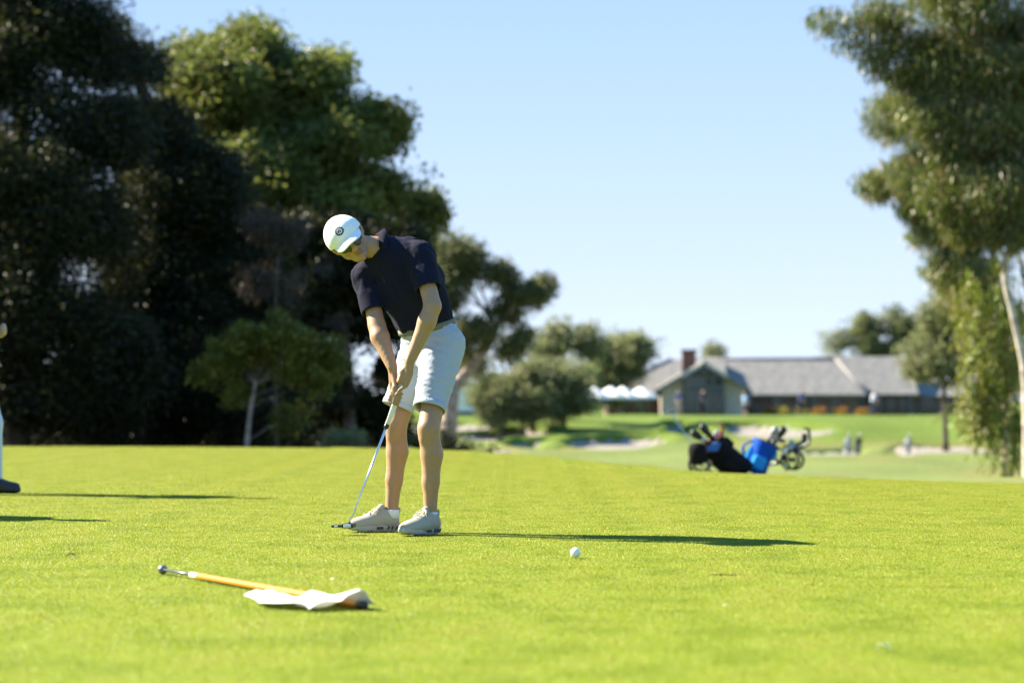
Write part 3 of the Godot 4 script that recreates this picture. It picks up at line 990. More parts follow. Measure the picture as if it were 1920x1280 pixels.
# a shoe on the line from heel to toe; returns its node
func shoe(parent: Node3D, heel: Vector3, toe: Vector3, ankle: Vector3, mirror: float, size := 1.0) -> Node3D:
	var ahead := (toe - heel).normalized()
	var side := ahead.cross(Vector3.UP) * mirror
	var t := Transform3D(Basis(ahead, Vector3.UP, side) * size, heel)
	var at := func(x: float, y: float, z := 0.0) -> Vector3: return t * Vector3(x, y, z)
	var up := Vector3.UP
	var canvas := cloth("shoe_fabric", lin(0.36, 0.33, 0.27), 0.1)
	var upper := skin_mesh([skin([
		[at.call(0.042, 0.052), at.call(0.075, 0.056), 0.034 * size, 0.037 * size],
		[at.call(0.046, 0.06), at.call(0.05, 0.098), 0.035 * size, 0.033 * size],
		[at.call(0.075, 0.06), at.call(0.15, 0.05, 0.004), 0.039 * size, 0.042 * size],
		[at.call(0.10, 0.085), at.call(0.175, 0.052, 0.002), 0.033 * size, 0.032 * size],
		[at.call(0.15, 0.048, 0.006), at.call(0.215, 0.042, -0.004), 0.044 * size, 0.041 * size, up, 1.3],
		[at.call(0.215, 0.042, -0.003), at.call(0.245, 0.04, -0.008), 0.041 * size, 0.032 * size, up, 1.25]], 0.0058 * size, 130.0,
		[[ankle + Vector3(0, -0.005, 0), ankle + Vector3(0, 0.09, 0), 0.031 * size, 0.04 * size]])])
	var foot := piece("shoe", upper, canvas, parent)
	# tongue and heel tab
	var tongue := Shape.new(true)
	tongue.tube([at.call(0.13, 0.083), at.call(0.108, 0.108), at.call(0.094, 0.128), at.call(0.089, 0.137)], [0.018 * size, 0.021 * size, 0.019 * size, 0.01 * size], 10)
	piece("tongue", tongue.mesh(), canvas, foot)
	var tab := Shape.new(true)
	tab.tube([at.call(0.012, 0.075), at.call(0.004, 0.1), at.call(0.003, 0.118), at.call(0.014, 0.121)], [0.007 * size, 0.008 * size, 0.007 * size, 0.004 * size], 8)
	piece("heel_tab", tab.mesh(), canvas, foot)
	# thick moulded sole
	var outline := []
	for k in 36:
		var w := TAU * k / 36
		var x := 0.138 - cos(w) * 0.143
		var s := clampf(x / 0.28, 0.0, 1.0)
		var half := lerpf(0.038, 0.05, smoothstep(0.3, 0.75, s)) * lerpf(1.0, 0.9, smoothstep(0.35, 0.5, s) * smoothstep(0.65, 0.5, s))
		var z := sin(w)
		outline.append(Vector2(x, signf(z) * pow(absf(z), 0.62) * half - 0.006 * smoothstep(0.55, 1.0, s)))
	var rings := []
	for lay in [[0.0, 0.9], [0.006, 0.98], [0.018, 1.0], [0.028, 0.98], [0.033, 0.93]]:
		rings.append(outline.map(func(q: Vector2) -> Vector3:
			var lift: float = 0.012 * smoothstep(0.2, 0.285, q.x) + 0.004 * smoothstep(0.04, 0.0, q.x)
			var thick: float = lay[0] * lerpf(1.25, 0.85, smoothstep(0.05, 0.25, q.x))
			return t * Vector3(0.138 + (q.x - 0.138) * lay[1], 0.003 + lift + thick, q.y * lay[1])))
	var sole_shape := Shape.new(true)
	sole_shape.loft(rings)
	var sole := piece("sole", sole_shape.mesh(), mat("sole_rubber", lin(0.36, 0.345, 0.3), 0.6), foot)
	var hollow := mat("sole_hollow", lin(0.05, 0.05, 0.05), 0.7)
	for sd in [-1.0, 1.0]:
		for k in 3:
			piece("sole_slot", Shape.new().block(at.call(0.028 + k * 0.022, 0.022, sd * (0.0345 + 0.0025 * k)), Vector3(0.009, 0.017, 0.006) * size, 0.001, t.basis * Basis(Vector3.BACK, 0.45) / size).mesh(), hollow, sole)
		piece("sole_slot", Shape.new().block(at.call(0.118, 0.022, sd * 0.041), Vector3(0.034, 0.013, 0.006) * size, 0.001, t.basis / size).mesh(), hollow, sole)
		for k in 5:
			piece("sole_stud", Shape.new().block(at.call(0.165 + k * 0.017, 0.009, sd * (0.0455 - 0.0012 * k)), Vector3(0.008, 0.006, 0.006) * size, 0.001, t.basis / size).mesh(), hollow, sole)
	# laces: four crossings and a bow
	var lace := Shape.new(true)
	for k in 4:
		var x := 0.118 + k * 0.022
		var y := 0.1225 - k * 0.0125
		var path := []
		for j in 7:
			var w := lerpf(-1.0, 1.0, j / 6.0)
			path.append(at.call(x + 0.006 * w * (1 if k % 2 else -1), y + 0.005 - 0.026 * w * w, 0.03 * w + 0.002))
		lace.tube(path, [0.0031 * size], 6)
	for sd in [-1.0, 1.0]:
		var loop := []
		for j in 11:
			var w := TAU * j / 10.0
			loop.append(at.call(0.128 + 0.03 * (1 - cos(w)) * 0.6 - 0.012, 0.124 - 0.024 * (1 - cos(w)) * 0.6, sd * (0.008 + 0.024 * absf(sin(w * 0.5)) + 0.008 * sin(w))))
		lace.tube(loop, [0.0022 * size], 6)
		lace.tube([at.call(0.12, 0.124, sd * 0.004), at.call(0.13, 0.119, sd * 0.022), at.call(0.135, 0.1, sd * 0.036), at.call(0.142, 0.082, sd * 0.043)], [0.0021 * size], 6)
	piece("laces", lace.mesh(), cloth("lace_cord", lin(0.5, 0.46, 0.36), 0.1), foot)
	var sock := Shape.new(true)
	sock.tube([ankle + Vector3(0, -0.03, 0), ankle + Vector3(0, 0.006, 0), ankle + Vector3(0, 0.012, 0)], [0.041 * size, 0.04 * size, 0.037 * size], 16)
	piece("sock", sock.mesh(), cloth("sock_cotton", lin(0.7, 0.7, 0.7), 0.1), foot)
	return foot


func make_golfer() -> void:
	var root := thing("person", "golfer in white cap, navy polo and pale shorts bending over his putter", "person", Vector3(-0.507, 0, -12.1))
	var f := Vector3(-0.78, 0, 0.62)
	var hip_r := Vector3(0.055, 0.94, -0.15)
	var hip_l := Vector3(0.165, 0.94, -0.02)
	var knee_r := Vector3(-0.078, 0.535, -0.10)
	var knee_l := Vector3(0.095, 0.525, 0.16)
	var ankle_r := Vector3(-0.103, 0.10, -0.127)
	var ankle_l := Vector3(0.103, 0.10, 0.13)
	var pelvis := Vector3(0.10, 0.97, -0.09)
	var waist := Vector3(0.055, 1.09, -0.045)
	var chest := Vector3(-0.005, 1.235, 0.02)
	var upper := Vector3(-0.07, 1.345, 0.065)
	var neck := Vector3(-0.13, 1.42, 0.085)
	var shoulder_l := Vector3(0.053, 1.375, 0.15)
	var shoulder_r := Vector3(-0.225, 1.285, -0.02)
	var elbow_l := Vector3(0.118, 1.125, 0.27)
	var elbow_r := Vector3(-0.165, 1.035, 0.10)
	var wrist_l := Vector3(0.006, 0.855, 0.27)
	var wrist_r := Vector3(-0.082, 0.825, 0.21)
	# head frame: left, up, forward - he watches the ball roll away to his left
	var fwd := Vector3(0.23, -0.26, 0.93).normalized()
	var left := Vector3(-0.62, 0.69, 0.35).cross(fwd).normalized()
	var crown := fwd.cross(left).normalized()
	var head := Transform3D(Basis(left, crown, fwd) * 1.07, Vector3(-0.318, 1.471, 0.16))
	var chest_side := Vector3(0.81, 0.25, 0.53).normalized()
	var chest_front := chest_side.cross((upper - waist).normalized()).normalized()
	# the grip that both hands hold
	var grip_top := Vector3(0.016, 0.868, 0.235)
	var down := (Vector3(-0.29, 0.06, 0.215) - grip_top).normalized()
	var front := (f - down * f.dot(down)).normalized()
	var side := (Vector3(0.62, 0, 0.78) - down * Vector3(0.62, 0, 0.78).dot(down))
	side = (side - front * side.dot(front)).normalized()

	var calf := func(knee: Vector3, ankle: Vector3) -> Vector3: return knee.lerp(ankle, 0.3) - f * 0.016
	var body := skin([
		[hip_r, knee_r, 0.08, 0.052], [hip_l, knee_l, 0.08, 0.052],
		[knee_r + f * 0.012, knee_r + f * 0.016 - Vector3(0, 0.05, 0), 0.036, 0.033], [knee_l + f * 0.012, knee_l + f * 0.016 - Vector3(0, 0.05, 0), 0.036, 0.033],
		[knee_r, calf.call(knee_r, ankle_r), 0.05, 0.054], [calf.call(knee_r, ankle_r), knee_r.lerp(ankle_r, 0.62) - f * 0.006, 0.054, 0.042], [knee_r.lerp(ankle_r, 0.62) - f * 0.006, ankle_r, 0.042, 0.0315],
		[knee_l, calf.call(knee_l, ankle_l), 0.05, 0.054], [calf.call(knee_l, ankle_l), knee_l.lerp(ankle_l, 0.62) - f * 0.006, 0.054, 0.042], [knee_l.lerp(ankle_l, 0.62) - f * 0.006, ankle_l, 0.042, 0.0315],
		[ankle_r, ankle_r + Vector3(-0.05, -0.055, 0.03), 0.026, 0.024], [ankle_l, ankle_l + Vector3(-0.04, -0.055, 0.044), 0.026, 0.024],
		[pelvis, waist, 0.13, 0.12, f, 1.25], [waist, chest, 0.12, 0.135, chest_front, 1.4], [chest, upper, 0.14, 0.12, chest_front, 1.4],
		[neck, shoulder_l, 0.045, 0.05], [neck, shoulder_r, 0.045, 0.05], [upper, neck, 0.07, 0.056], [neck, head * Vector3(0, -0.055, -0.01), 0.056, 0.053],
		[shoulder_l, elbow_l, 0.05, 0.041], [shoulder_r, elbow_r, 0.05, 0.041],
		[elbow_l, elbow_l.lerp(wrist_l, 0.28) + Vector3(0.004, 0, 0.006), 0.04, 0.0435], [elbow_l.lerp(wrist_l, 0.28) + Vector3(0.004, 0, 0.006), wrist_l, 0.0435, 0.0265],
		[elbow_r, elbow_r.lerp(wrist_r, 0.28) + Vector3(-0.006, 0, 0.004), 0.041, 0.045], [elbow_r.lerp(wrist_r, 0.28) + Vector3(-0.006, 0, 0.004), wrist_r, 0.045, 0.0275],
	], 0.0095, 130.0)
	var H := func(x: float, y: float, z: float) -> Vector3: return head * Vector3(x, y, z)
	var face := [
		[H.call(0, 0.02, -0.03), H.call(0, 0.024, 0.022), 0.074, 0.07], [H.call(0, 0.0, 0.04), H.call(0, -0.07, 0.05), 0.056, 0.036],
		[H.call(0, -0.1, 0.07), H.call(0, -0.105, 0.077), 0.018, 0.016], [H.call(0, 0.0, -0.02), H.call(0, -0.1, -0.02), 0.06, 0.052],
		[H.call(0, 0.004, 0.1), H.call(0, -0.038, 0.119), 0.0085, 0.0115], [H.call(0, -0.038, 0.119), H.call(0, -0.042, 0.121), 0.0115, 0.0105]]
	for s in [-1.0, 1.0]:
		face.append_array([
			[H.call(s * 0.052, -0.03, 0.0), H.call(s * 0.045, -0.068, 0.008), 0.026, 0.022], [H.call(s * 0.045, -0.068, 0.008), H.call(s * 0.014, -0.101, 0.06), 0.022, 0.018],
			[H.call(s * 0.036, -0.03, 0.066), H.call(s * 0.05, -0.02, 0.04), 0.026, 0.028], [H.call(s * 0.012, 0.014, 0.093), H.call(s * 0.042, 0.015, 0.076), 0.011, 0.012],
			[H.call(s * 0.011, -0.044, 0.104), H.call(s * 0.012, -0.046, 0.1), 0.0085, 0.008], [H.call(0, -0.0695, 0.0915), H.call(s * 0.021, -0.072, 0.081), 0.0042, 0.0028], [H.call(0, -0.0805, 0.09), H.call(s * 0.018, -0.0785, 0.081), 0.0048, 0.003],
			[H.call(s * 0.087, 0.02, -0.012), H.call(s * 0.082, -0.006, -0.006), 0.0185, 0.017, left, 2.6], [H.call(s * 0.082, -0.006, -0.006), H.call(s * 0.075, -0.032, 0.0), 0.016, 0.0105, left, 2.2], [H.call(s * 0.066, 0.0, 0.0), H.call(s * 0.076, 0.0, -0.004), 0.018, 0.012]])
	var ear_hollows := [[H.call(0.094, 0.012, -0.006), H.call(0.092, -0.008, -0.002), 0.0085, 0.0075], [H.call(-0.094, 0.012, -0.006), H.call(-0.092, -0.008, -0.002), 0.0085, 0.0075], [H.call(-0.022, -0.0758, 0.0865), H.call(0, -0.0752, 0.0965), 0.0026, 0.0028], [H.call(0, -0.0752, 0.0965), H.call(0.022, -0.0758, 0.0865), 0.0028, 0.0026]]
	var skull := skin(face, 0.0042, 210.0, ear_hollows)
	var palm_l := gripping_hand(wrist_l, grip_top, down, side, front, 0.072, 1.0)
	palm_l.append([wrist_l + (elbow_l - wrist_l).normalized() * 0.05, wrist_l, 0.0285, 0.0235])
	var palm_r := gripping_hand(wrist_r, grip_top, down, -side, front, 0.155)
	palm_r.append([wrist_r + (elbow_r - wrist_r).normalized() * 0.05, wrist_r, 0.03, 0.024])
	var mottle := FastNoiseLite.new()
	mottle.seed = 77
	mottle.frequency = 26.0
	var lips := func(p: Vector3) -> Color:
		var q: Vector3 = head.affine_inverse() * p
		var mouth := smoothstep(0.010, 0.006, absf(q.y + 0.075)) * smoothstep(0.026, 0.018, absf(q.x)) * smoothstep(0.078, 0.084, q.z)
		return (Color(1, 1, 1) * (1.0 + 0.16 * mottle.get_noise_3dv(p))).lerp(Color(0.82, 0.6, 0.58), mouth)
	piece("body", skin_mesh([body, skull, skin(palm_l, 0.0035, 260.0), skin(palm_r, 0.0035, 260.0)], lips), skin_material("tanned_skin", lin(0.36, 0.21, 0.12)), root)

	# navy polo shirt
	var folds := FastNoiseLite.new()
	folds.seed = 9
	folds.frequency = 9.0
	folds.fractal_octaves = 2
	var cuff_l := shoulder_l.lerp(elbow_l, 0.66)
	var cuff_r := shoulder_r.lerp(elbow_r, 0.74)
	var creases := func(p: Vector3) -> float:
		# soft drapes that run from the shoulders down to the belt
		var q := Vector3(p.dot(chest_side) * 1.5, p.y * 0.55 + p.x * 0.3, p.dot(chest_front))
		var calm := smoothstep(0.03, 0.09, minf(p.distance_to(cuff_l), p.distance_to(cuff_r)) - 0.05)
		return (0.009 * folds.get_noise_3dv(q) - 0.006 * absf(folds.get_noise_3dv(q * 1.9 + Vector3.ONE))) * calm
	var shirt := skin([
		[pelvis + Vector3(0, 0.03, 0), waist, 0.112, 0.152, f, 1.15], [waist, chest, 0.158, 0.172, chest_front, 1.3], [chest, upper, 0.172, 0.14, chest_front, 1.35],
		[upper, neck, 0.1, 0.062], [neck + Vector3(0.01, -0.01, 0), shoulder_l, 0.066, 0.068], [neck + Vector3(0, -0.015, 0), shoulder_r, 0.06, 0.066],
		[upper + Vector3(0.06, 0.03, 0.0), chest + Vector3(0.06, 0.02, -0.05), 0.1, 0.12],
		[shoulder_l, cuff_l, 0.077, 0.066, Vector3.ZERO, 1.0, true], [shoulder_r, cuff_r, 0.074, 0.063, Vector3.ZERO, 1.0, true],
	], 0.0062, 85.0, [[cuff_l.lerp(shoulder_l, 0.3), cuff_l + (cuff_l - shoulder_l) * 0.3, 0.05, 0.061], [cuff_r.lerp(shoulder_r, 0.3), cuff_r + (cuff_r - shoulder_r) * 0.3, 0.05, 0.058], [neck.lerp(head.origin, 0.22), neck.lerp(head.origin, 0.7), 0.055, 0.075]], creases)
	var navy := cloth("navy_cotton", lin(0.008, 0.0095, 0.024), 0.12)
	var polo := piece("polo_shirt", skin_mesh([shirt]), navy, root)
	# a folded collar round the neck, open at the front, and the placket
	var collar := Shape.new(true)
	var neck_line := (head * Vector3(0, -0.06, -0.01) - neck).normalized()
	var ring_x := chest_side
	ring_x = (ring_x - neck_line * ring_x.dot(neck_line)).normalized()
	var ring_y := neck_line.cross(ring_x).normalized()
	if ring_y.dot(chest_front) < 0.0:
		ring_y = -ring_y
	var inner := []
	for k in 29:
		var w := lerpf(-250.0, 70.0, k / 28.0)
		var c := cos(deg_to_rad(w)) 
		var s := sin(deg_to_rad(w))
		var dir := ring_x * c + ring_y * s
		var opening := smoothstep(0.3, 1.0, s)
		var base := neck + neck_line * (0.028 - 0.045 * opening)
		inner.append([base + dir * 0.063 + neck_line * 0.008, base + dir * 0.071 + neck_line * 0.016, base + dir * 0.098 - neck_line * (0.02 + 0.016 * opening), base + dir * 0.093 - neck_line * (0.026 + 0.016 * opening)])
	for k in 28:
		for j in 3:
			collar.quad(inner[k][j], inner[k][j + 1], inner[k + 1][j + 1], inner[k + 1][j])
	piece("collar", collar.mesh(), navy, polo)

	# pale shorts with turned-up hems
	var hem_r := Vector3(-0.072, 0.628, -0.105)
	var hem_l := Vector3(0.098, 0.62, 0.125)
	var pull := FastNoiseLite.new()
	pull.seed = 23
	pull.frequency = 8.0
	pull.fractal_octaves = 2
	var tension := func(p: Vector3) -> float:
		var q := Vector3(p.x * 0.7 + p.y * 0.35, p.y * 3.2 + p.x * 0.8, p.z * 0.8)
		return (0.005 * pull.get_noise_3dv(q) - 0.008 * absf(pull.get_noise_3dv(q * 1.5 + Vector3(3, 0, 1))) + 0.002) * smoothstep(0.66, 0.71, p.y)
	var shorts_field := skin([
		[Vector3(0.102, 0.93, -0.086), Vector3(0.073, 1.05, -0.07), 0.152, 0.148, f, 1.12, true], [Vector3(0.155, 0.95, -0.12), Vector3(0.145, 0.9, -0.105), 0.088, 0.092], [Vector3(0.17, 0.95, -0.07), Vector3(0.16, 0.9, -0.045), 0.07, 0.08],
		[hip_r, hem_r, 0.108, 0.078, Vector3.ZERO, 1.0, true], [hip_l, hem_l, 0.11, 0.08, Vector3.ZERO, 1.0, true],
	], 0.0062, 90.0, [[hem_r.lerp(hip_r, 0.1), hem_r + (hem_r - hip_r) * 0.1, 0.069, 0.069], [hem_l.lerp(hip_l, 0.1), hem_l + (hem_l - hip_l) * 0.1, 0.071, 0.071]], tension)
	var pale := cloth("pale_cotton", lin(0.37, 0.41, 0.49), 0.2)
	var shorts := piece("shorts", skin_mesh([shorts_field]), pale, root)
	for leg in [[hip_r, hem_r, 0.078], [hip_l, hem_l, 0.08]]:
		var go: Vector3 = (leg[1] - leg[0]).normalized()
		var r: float = leg[2]
		var cuff := Shape.new(true)
		var rings := []
		for q in [[-0.026, r - 0.001], [-0.026, r + 0.0035], [-0.002, r + 0.003], [0.002, r], [0.0, r - 0.004], [-0.012, r - 0.006]]:
			var ring := []
			var frame := along(leg[1] + go * q[0], leg[1] + go)
			for k in 32:
				var w := TAU * k / 32
				var rr: float = q[1] + 0.002 * sin(w * 3.0 + r * 90.0)
				ring.append(frame * Vector3(cos(w) * rr, 0, sin(w) * rr))
			rings.append(ring)
		cuff.loft(rings, false)
		piece("turn_up", cuff.mesh(), pale, shorts)
	# belt
	var belt := Shape.new(true)
	var band := []
	var belt_up := Vector3(-0.032, 0.132, 0.018).normalized()
	var bx := (f - belt_up * f.dot(belt_up)).normalized()
	var by := belt_up.cross(bx)
	for q in [[-0.042, -0.002], [-0.042, 0.003], [-0.013, 0.003], [-0.013, -0.006]]:
		var ring := []
		for k in 40:
			var w := TAU * k / 40
			ring.append(Vector3(0.07, 1.062, -0.068) + belt_up * q[0] + bx * cos(w) * (0.139 + q[1]) + by * sin(w) * (0.1555 + q[1]))
		band.append(ring)
	belt.loft(band, false)
	piece("belt", belt.mesh(), cloth("olive_webbing", lin(0.16, 0.165, 0.13), 0.1), root)

	# shoes
	shoe(root, Vector3(-0.062, 0, -0.145), Vector3(-0.322, 0, -0.04), ankle_r, 1.0)
	shoe(root, Vector3(0.142, 0, 0.09), Vector3(-0.026, 0, 0.305), ankle_l, -1.0)

	# white cap
	var white := cloth("white_cotton", lin(0.8, 0.8, 0.8), 0.15)
	var dome_at := func(w: float, e: float, grow := 0.0) -> Vector3:
		# w: round the head from the front, e: up from the rim
		var y := sin(e)
		var low := 0.009 + 0.016 * cos(w) * (1.0 - y)
		var seam := 0.0012 * pow(absf(cos(w * 3.0)), 24.0)
		var r := Vector3(0.0925, 0.098, 0.111) + Vector3.ONE * (grow - seam)
		return head * Vector3(sin(w) * cos(e) * r.x, low + y * r.y, -0.006 + cos(w) * cos(e) * r.z)
	var dome := Shape.new(true)
	var rings := []
	for j in 15:
		rings.append(range(60).map(func(k: int) -> Vector3: return dome_at.call(TAU * k / 60, deg_to_rad(-6.0 + 95.0 * j / 14.0))))
	dome.loft(rings, false)
	var cap := piece("cap", dome.mesh(), white, root)
	var brim := Shape.new(true)
	var top := []
	var under := []
	for k in 25:
		var w := deg_to_rad(lerpf(-62.0, 62.0, k / 24.0))
		var a: Vector3 = head.affine_inverse() * dome_at.call(w, deg_to_rad(-2.0), -0.01)
		var row := []
		var low := []
		for j in 8:
			var t := j / 7.0
			var taper := pow(maxf(cos(w * 1.42), 0.0), 0.6)
			var reach := 0.07 * t * taper
			var p := a + Vector3(sin(w) * 0.004 * t, (-0.014 * t * t - 0.004 * t - 0.05 * pow(sin(w), 2.0) * t) * taper, reach)
			row.append(head * p)
			low.append(head * (p - Vector3(0, 0.0032, 0)))
		top.append(row)
		under.append(low)
	for k in 24:
		for j in 7:
			brim.quad(top[k][j], top[k][j + 1], top[k + 1][j + 1], top[k + 1][j])
			brim.quad(under[k][j], under[k + 1][j], under[k + 1][j + 1], under[k][j + 1])
		brim.quad(top[k][7], under[k][7], under[k + 1][7], top[k + 1][7])
	piece("brim", brim.mesh(), white, cap)
	var button := Shape.new(true)
	button.lathe([[0.006, -0.002], [0.0055, 0.001], [0.003, 0.003], [0.0005, 0.0035]], Transform3D(head.basis, head * Vector3(0, 0.1055, -0.006)), 12)
	piece("cap_button", button.mesh(), white, cap)
	# the round emblem printed on the front: a dotted black ring with a small mark inside
	var ink := mat("emblem_ink", lin(0.012, 0.013, 0.016), 0.7)
	var on_cap := func(a: float, r: float, lift: float) -> Vector3:
		return dome_at.call(-0.02 + cos(a) * r / 0.085, deg_to_rad(29.0) + sin(a) * r / 0.094, lift)
	var badge := Shape.new(true)
	for k in 40:
		var a := TAU * k / 40
		var b := TAU * (k + 1) / 40
		var lo := 0.0142 if k % 4 < 3 else 0.0165
		var hi := 0.0225 if k % 4 < 3 else 0.0205
		badge.quad(on_cap.call(a, lo, 0.0012), on_cap.call(a, hi, 0.0012), on_cap.call(b, hi, 0.0012), on_cap.call(b, lo, 0.0012))
	for q in [[0.4, 2.4, 0.002, 0.0075], [2.7, 4.1, 0.003, 0.010], [4.5, 6.2, 0.004, 0.0085]]:
		for k in 8:
			var a := lerpf(q[0], q[1], k / 8.0)
			var b := lerpf(q[0], q[1], (k + 1) / 8.0)
			badge.quad(on_cap.call(a, q[2], 0.0012), on_cap.call(a, q[3], 0.0012), on_cap.call(b, q[3], 0.0012), on_cap.call(b, q[2], 0.0012))
	piece("emblem", badge.mesh(), ink, cap)
	# sunglasses
	var glass := mat("dark_lens", lin(0.008, 0.008, 0.006), 0.12, 0.0, 0.6)
	var black := mat("black_plastic", lin(0.012, 0.012, 0.013), 0.4)
	var frame := Shape.new(true)
	frame.tube([H.call(-0.009, -0.004, 0.107), H.call(0, -0.001, 0.11), H.call(0.009, -0.004, 0.107)], [0.0028], 6)
	var specs := piece("sunglasses", frame.mesh(), black, root)
	for s in [-1.0, 1.0]:
		var arm := Shape.new(true)
		arm.tube([H.call(s * 0.062, -0.012, 0.084), H.call(s * 0.07, -0.012, 0.064), H.call(s * 0.076, -0.008, 0.02), H.call(s * 0.078, -0.006, -0.006), H.call(s * 0.076, -0.02, -0.022)], [0.0036, 0.0036, 0.003, 0.0026, 0.0024], 6)
		piece("temple", arm.mesh(), black, specs)
	for s in [-1.0, 1.0]:
		var lens := Shape.new(true)
		var edge := []
		for lay in [[0.0, 0.4], [-0.0004, 0.8], [-0.002, 1.0], [-0.005, 1.0]]:
			var ring := []
			for k in 28:
				var w := TAU * k / 28
				var x: float = signf(cos(w)) * pow(absf(cos(w)), 0.75) * 0.0285 * lay[1]
				var y: float = signf(sin(w)) * pow(absf(sin(w)), 0.75) * 0.0245 * lay[1] * (1.0 - 0.15 * signf(x * s))
				var bow: float = -0.028 * absf(s * 0.034 + x) / 0.06 * absf(s * 0.034 + x) / 0.06
				ring.append(H.call(s * 0.034 + x, -0.017 + y, 0.1075 + bow + lay[0]))
			edge.append(ring)
		edge.reverse()
		lens.loft(edge)
		piece("lens", lens.mesh(), glass, specs)



func make_putter() -> void:
	# held by the golfer, its head just above the grass after the stroke
	var origin := Vector3(-0.507, 0, -12.1)
	var root := thing("putter", "putter with white grip and black mallet head held by the golfer", "golf club", origin + Vector3(-0.325, 0.035, 0.2))
	var shift := -Vector3(-0.325, 0.035, 0.2)
	var top := Vector3(0.016, 0.868, 0.235)
	var low := Vector3(-0.29, 0.06, 0.215)
	var down := (low - top).normalized()
	var frame := along(top + shift, low + shift)
	var grip := Shape.new(true)
	var rings := []
	for q in [[-0.012, 0.008], [-0.01, 0.0135], [0.0, 0.015], [0.1, 0.0155], [0.25, 0.0135], [0.345, 0.0105]]:
		var ring := []
		for k in 16:
			var w := TAU * k / 16
			var x := signf(cos(w)) * pow(absf(cos(w)), 0.6)
			var y := signf(sin(w)) * pow(absf(sin(w)), 0.6)
			ring.append(frame * Vector3(x * q[1], q[0], y * q[1] * 0.92))
		rings.append(ring)
	grip.loft(rings)
	piece("grip", grip.mesh(), mat("white_grip", lin(0.68, 0.7, 0.7), 0.55), root)
	var tipcap := Shape.new(true)
	tipcap.lathe([[0.0095, 0.343], [0.0125, 0.345], [0.0125, 0.362], [0.0085, 0.366]], frame, 16)
	piece("grip_end", tipcap.mesh(), mat("black_plastic", Color.BLACK), root)
	var steel := mat("polished_steel", lin(0.62, 0.64, 0.67), 0.12, 1.0)
	var shaft := Shape.new(true)
	var hosel := Vector3(-0.272, 0.062, 0.215)
	shaft.tube([top + down * 0.36 + shift, top + down * 0.77 + shift, top + down * 0.815 + shift, hosel + Vector3(-0.018, 0.012, 0) + shift, hosel + Vector3(-0.026, -0.012, 0) + shift], [0.0062, 0.0046, 0.0045, 0.0048, 0.005], 12)
	piece("shaft", shaft.mesh(), steel, root)
	# mallet head: a black body, a pale face insert and a wing behind
	var black := mat("black_plastic", Color.BLACK)
	var pale := mat("pale_insert", lin(0.6, 0.64, 0.66), 0.4)
	var turn := Basis(Vector3.UP, -0.12) * Basis(Vector3.BACK, 0.03)
	var body := Shape.new().block(Vector3(0.028, 0.013, 0.0), Vector3(0.058, 0.022, 0.085), 0.004, turn)
	var head := piece("head", body.mesh(), black, root)
	piece("face_insert", Shape.new().block(turn * Vector3(0.03, 0.013, 0.043), Vector3(0.036, 0.016, 0.004), 0.0015, turn).mesh(), pale, head)
	piece("wing", Shape.new().block(turn * Vector3(-0.026, 0.012, 0.012), Vector3(0.052, 0.012, 0.055), 0.003, turn).mesh(), black, head)
	piece("sight_line", Shape.new().block(turn * Vector3(-0.026, 0.0125, 0.04), Vector3(0.018, 0.008, 0.004), 0.001, turn).mesh(), pale, head)
	piece("hosel", Shape.new().block(Vector3(0.032, 0.027, 0.012), Vector3(0.014, 0.008, 0.014), 0.002, turn).mesh(), black, head)



# ---------------------------------------------------------------- flagstick, ball, litter

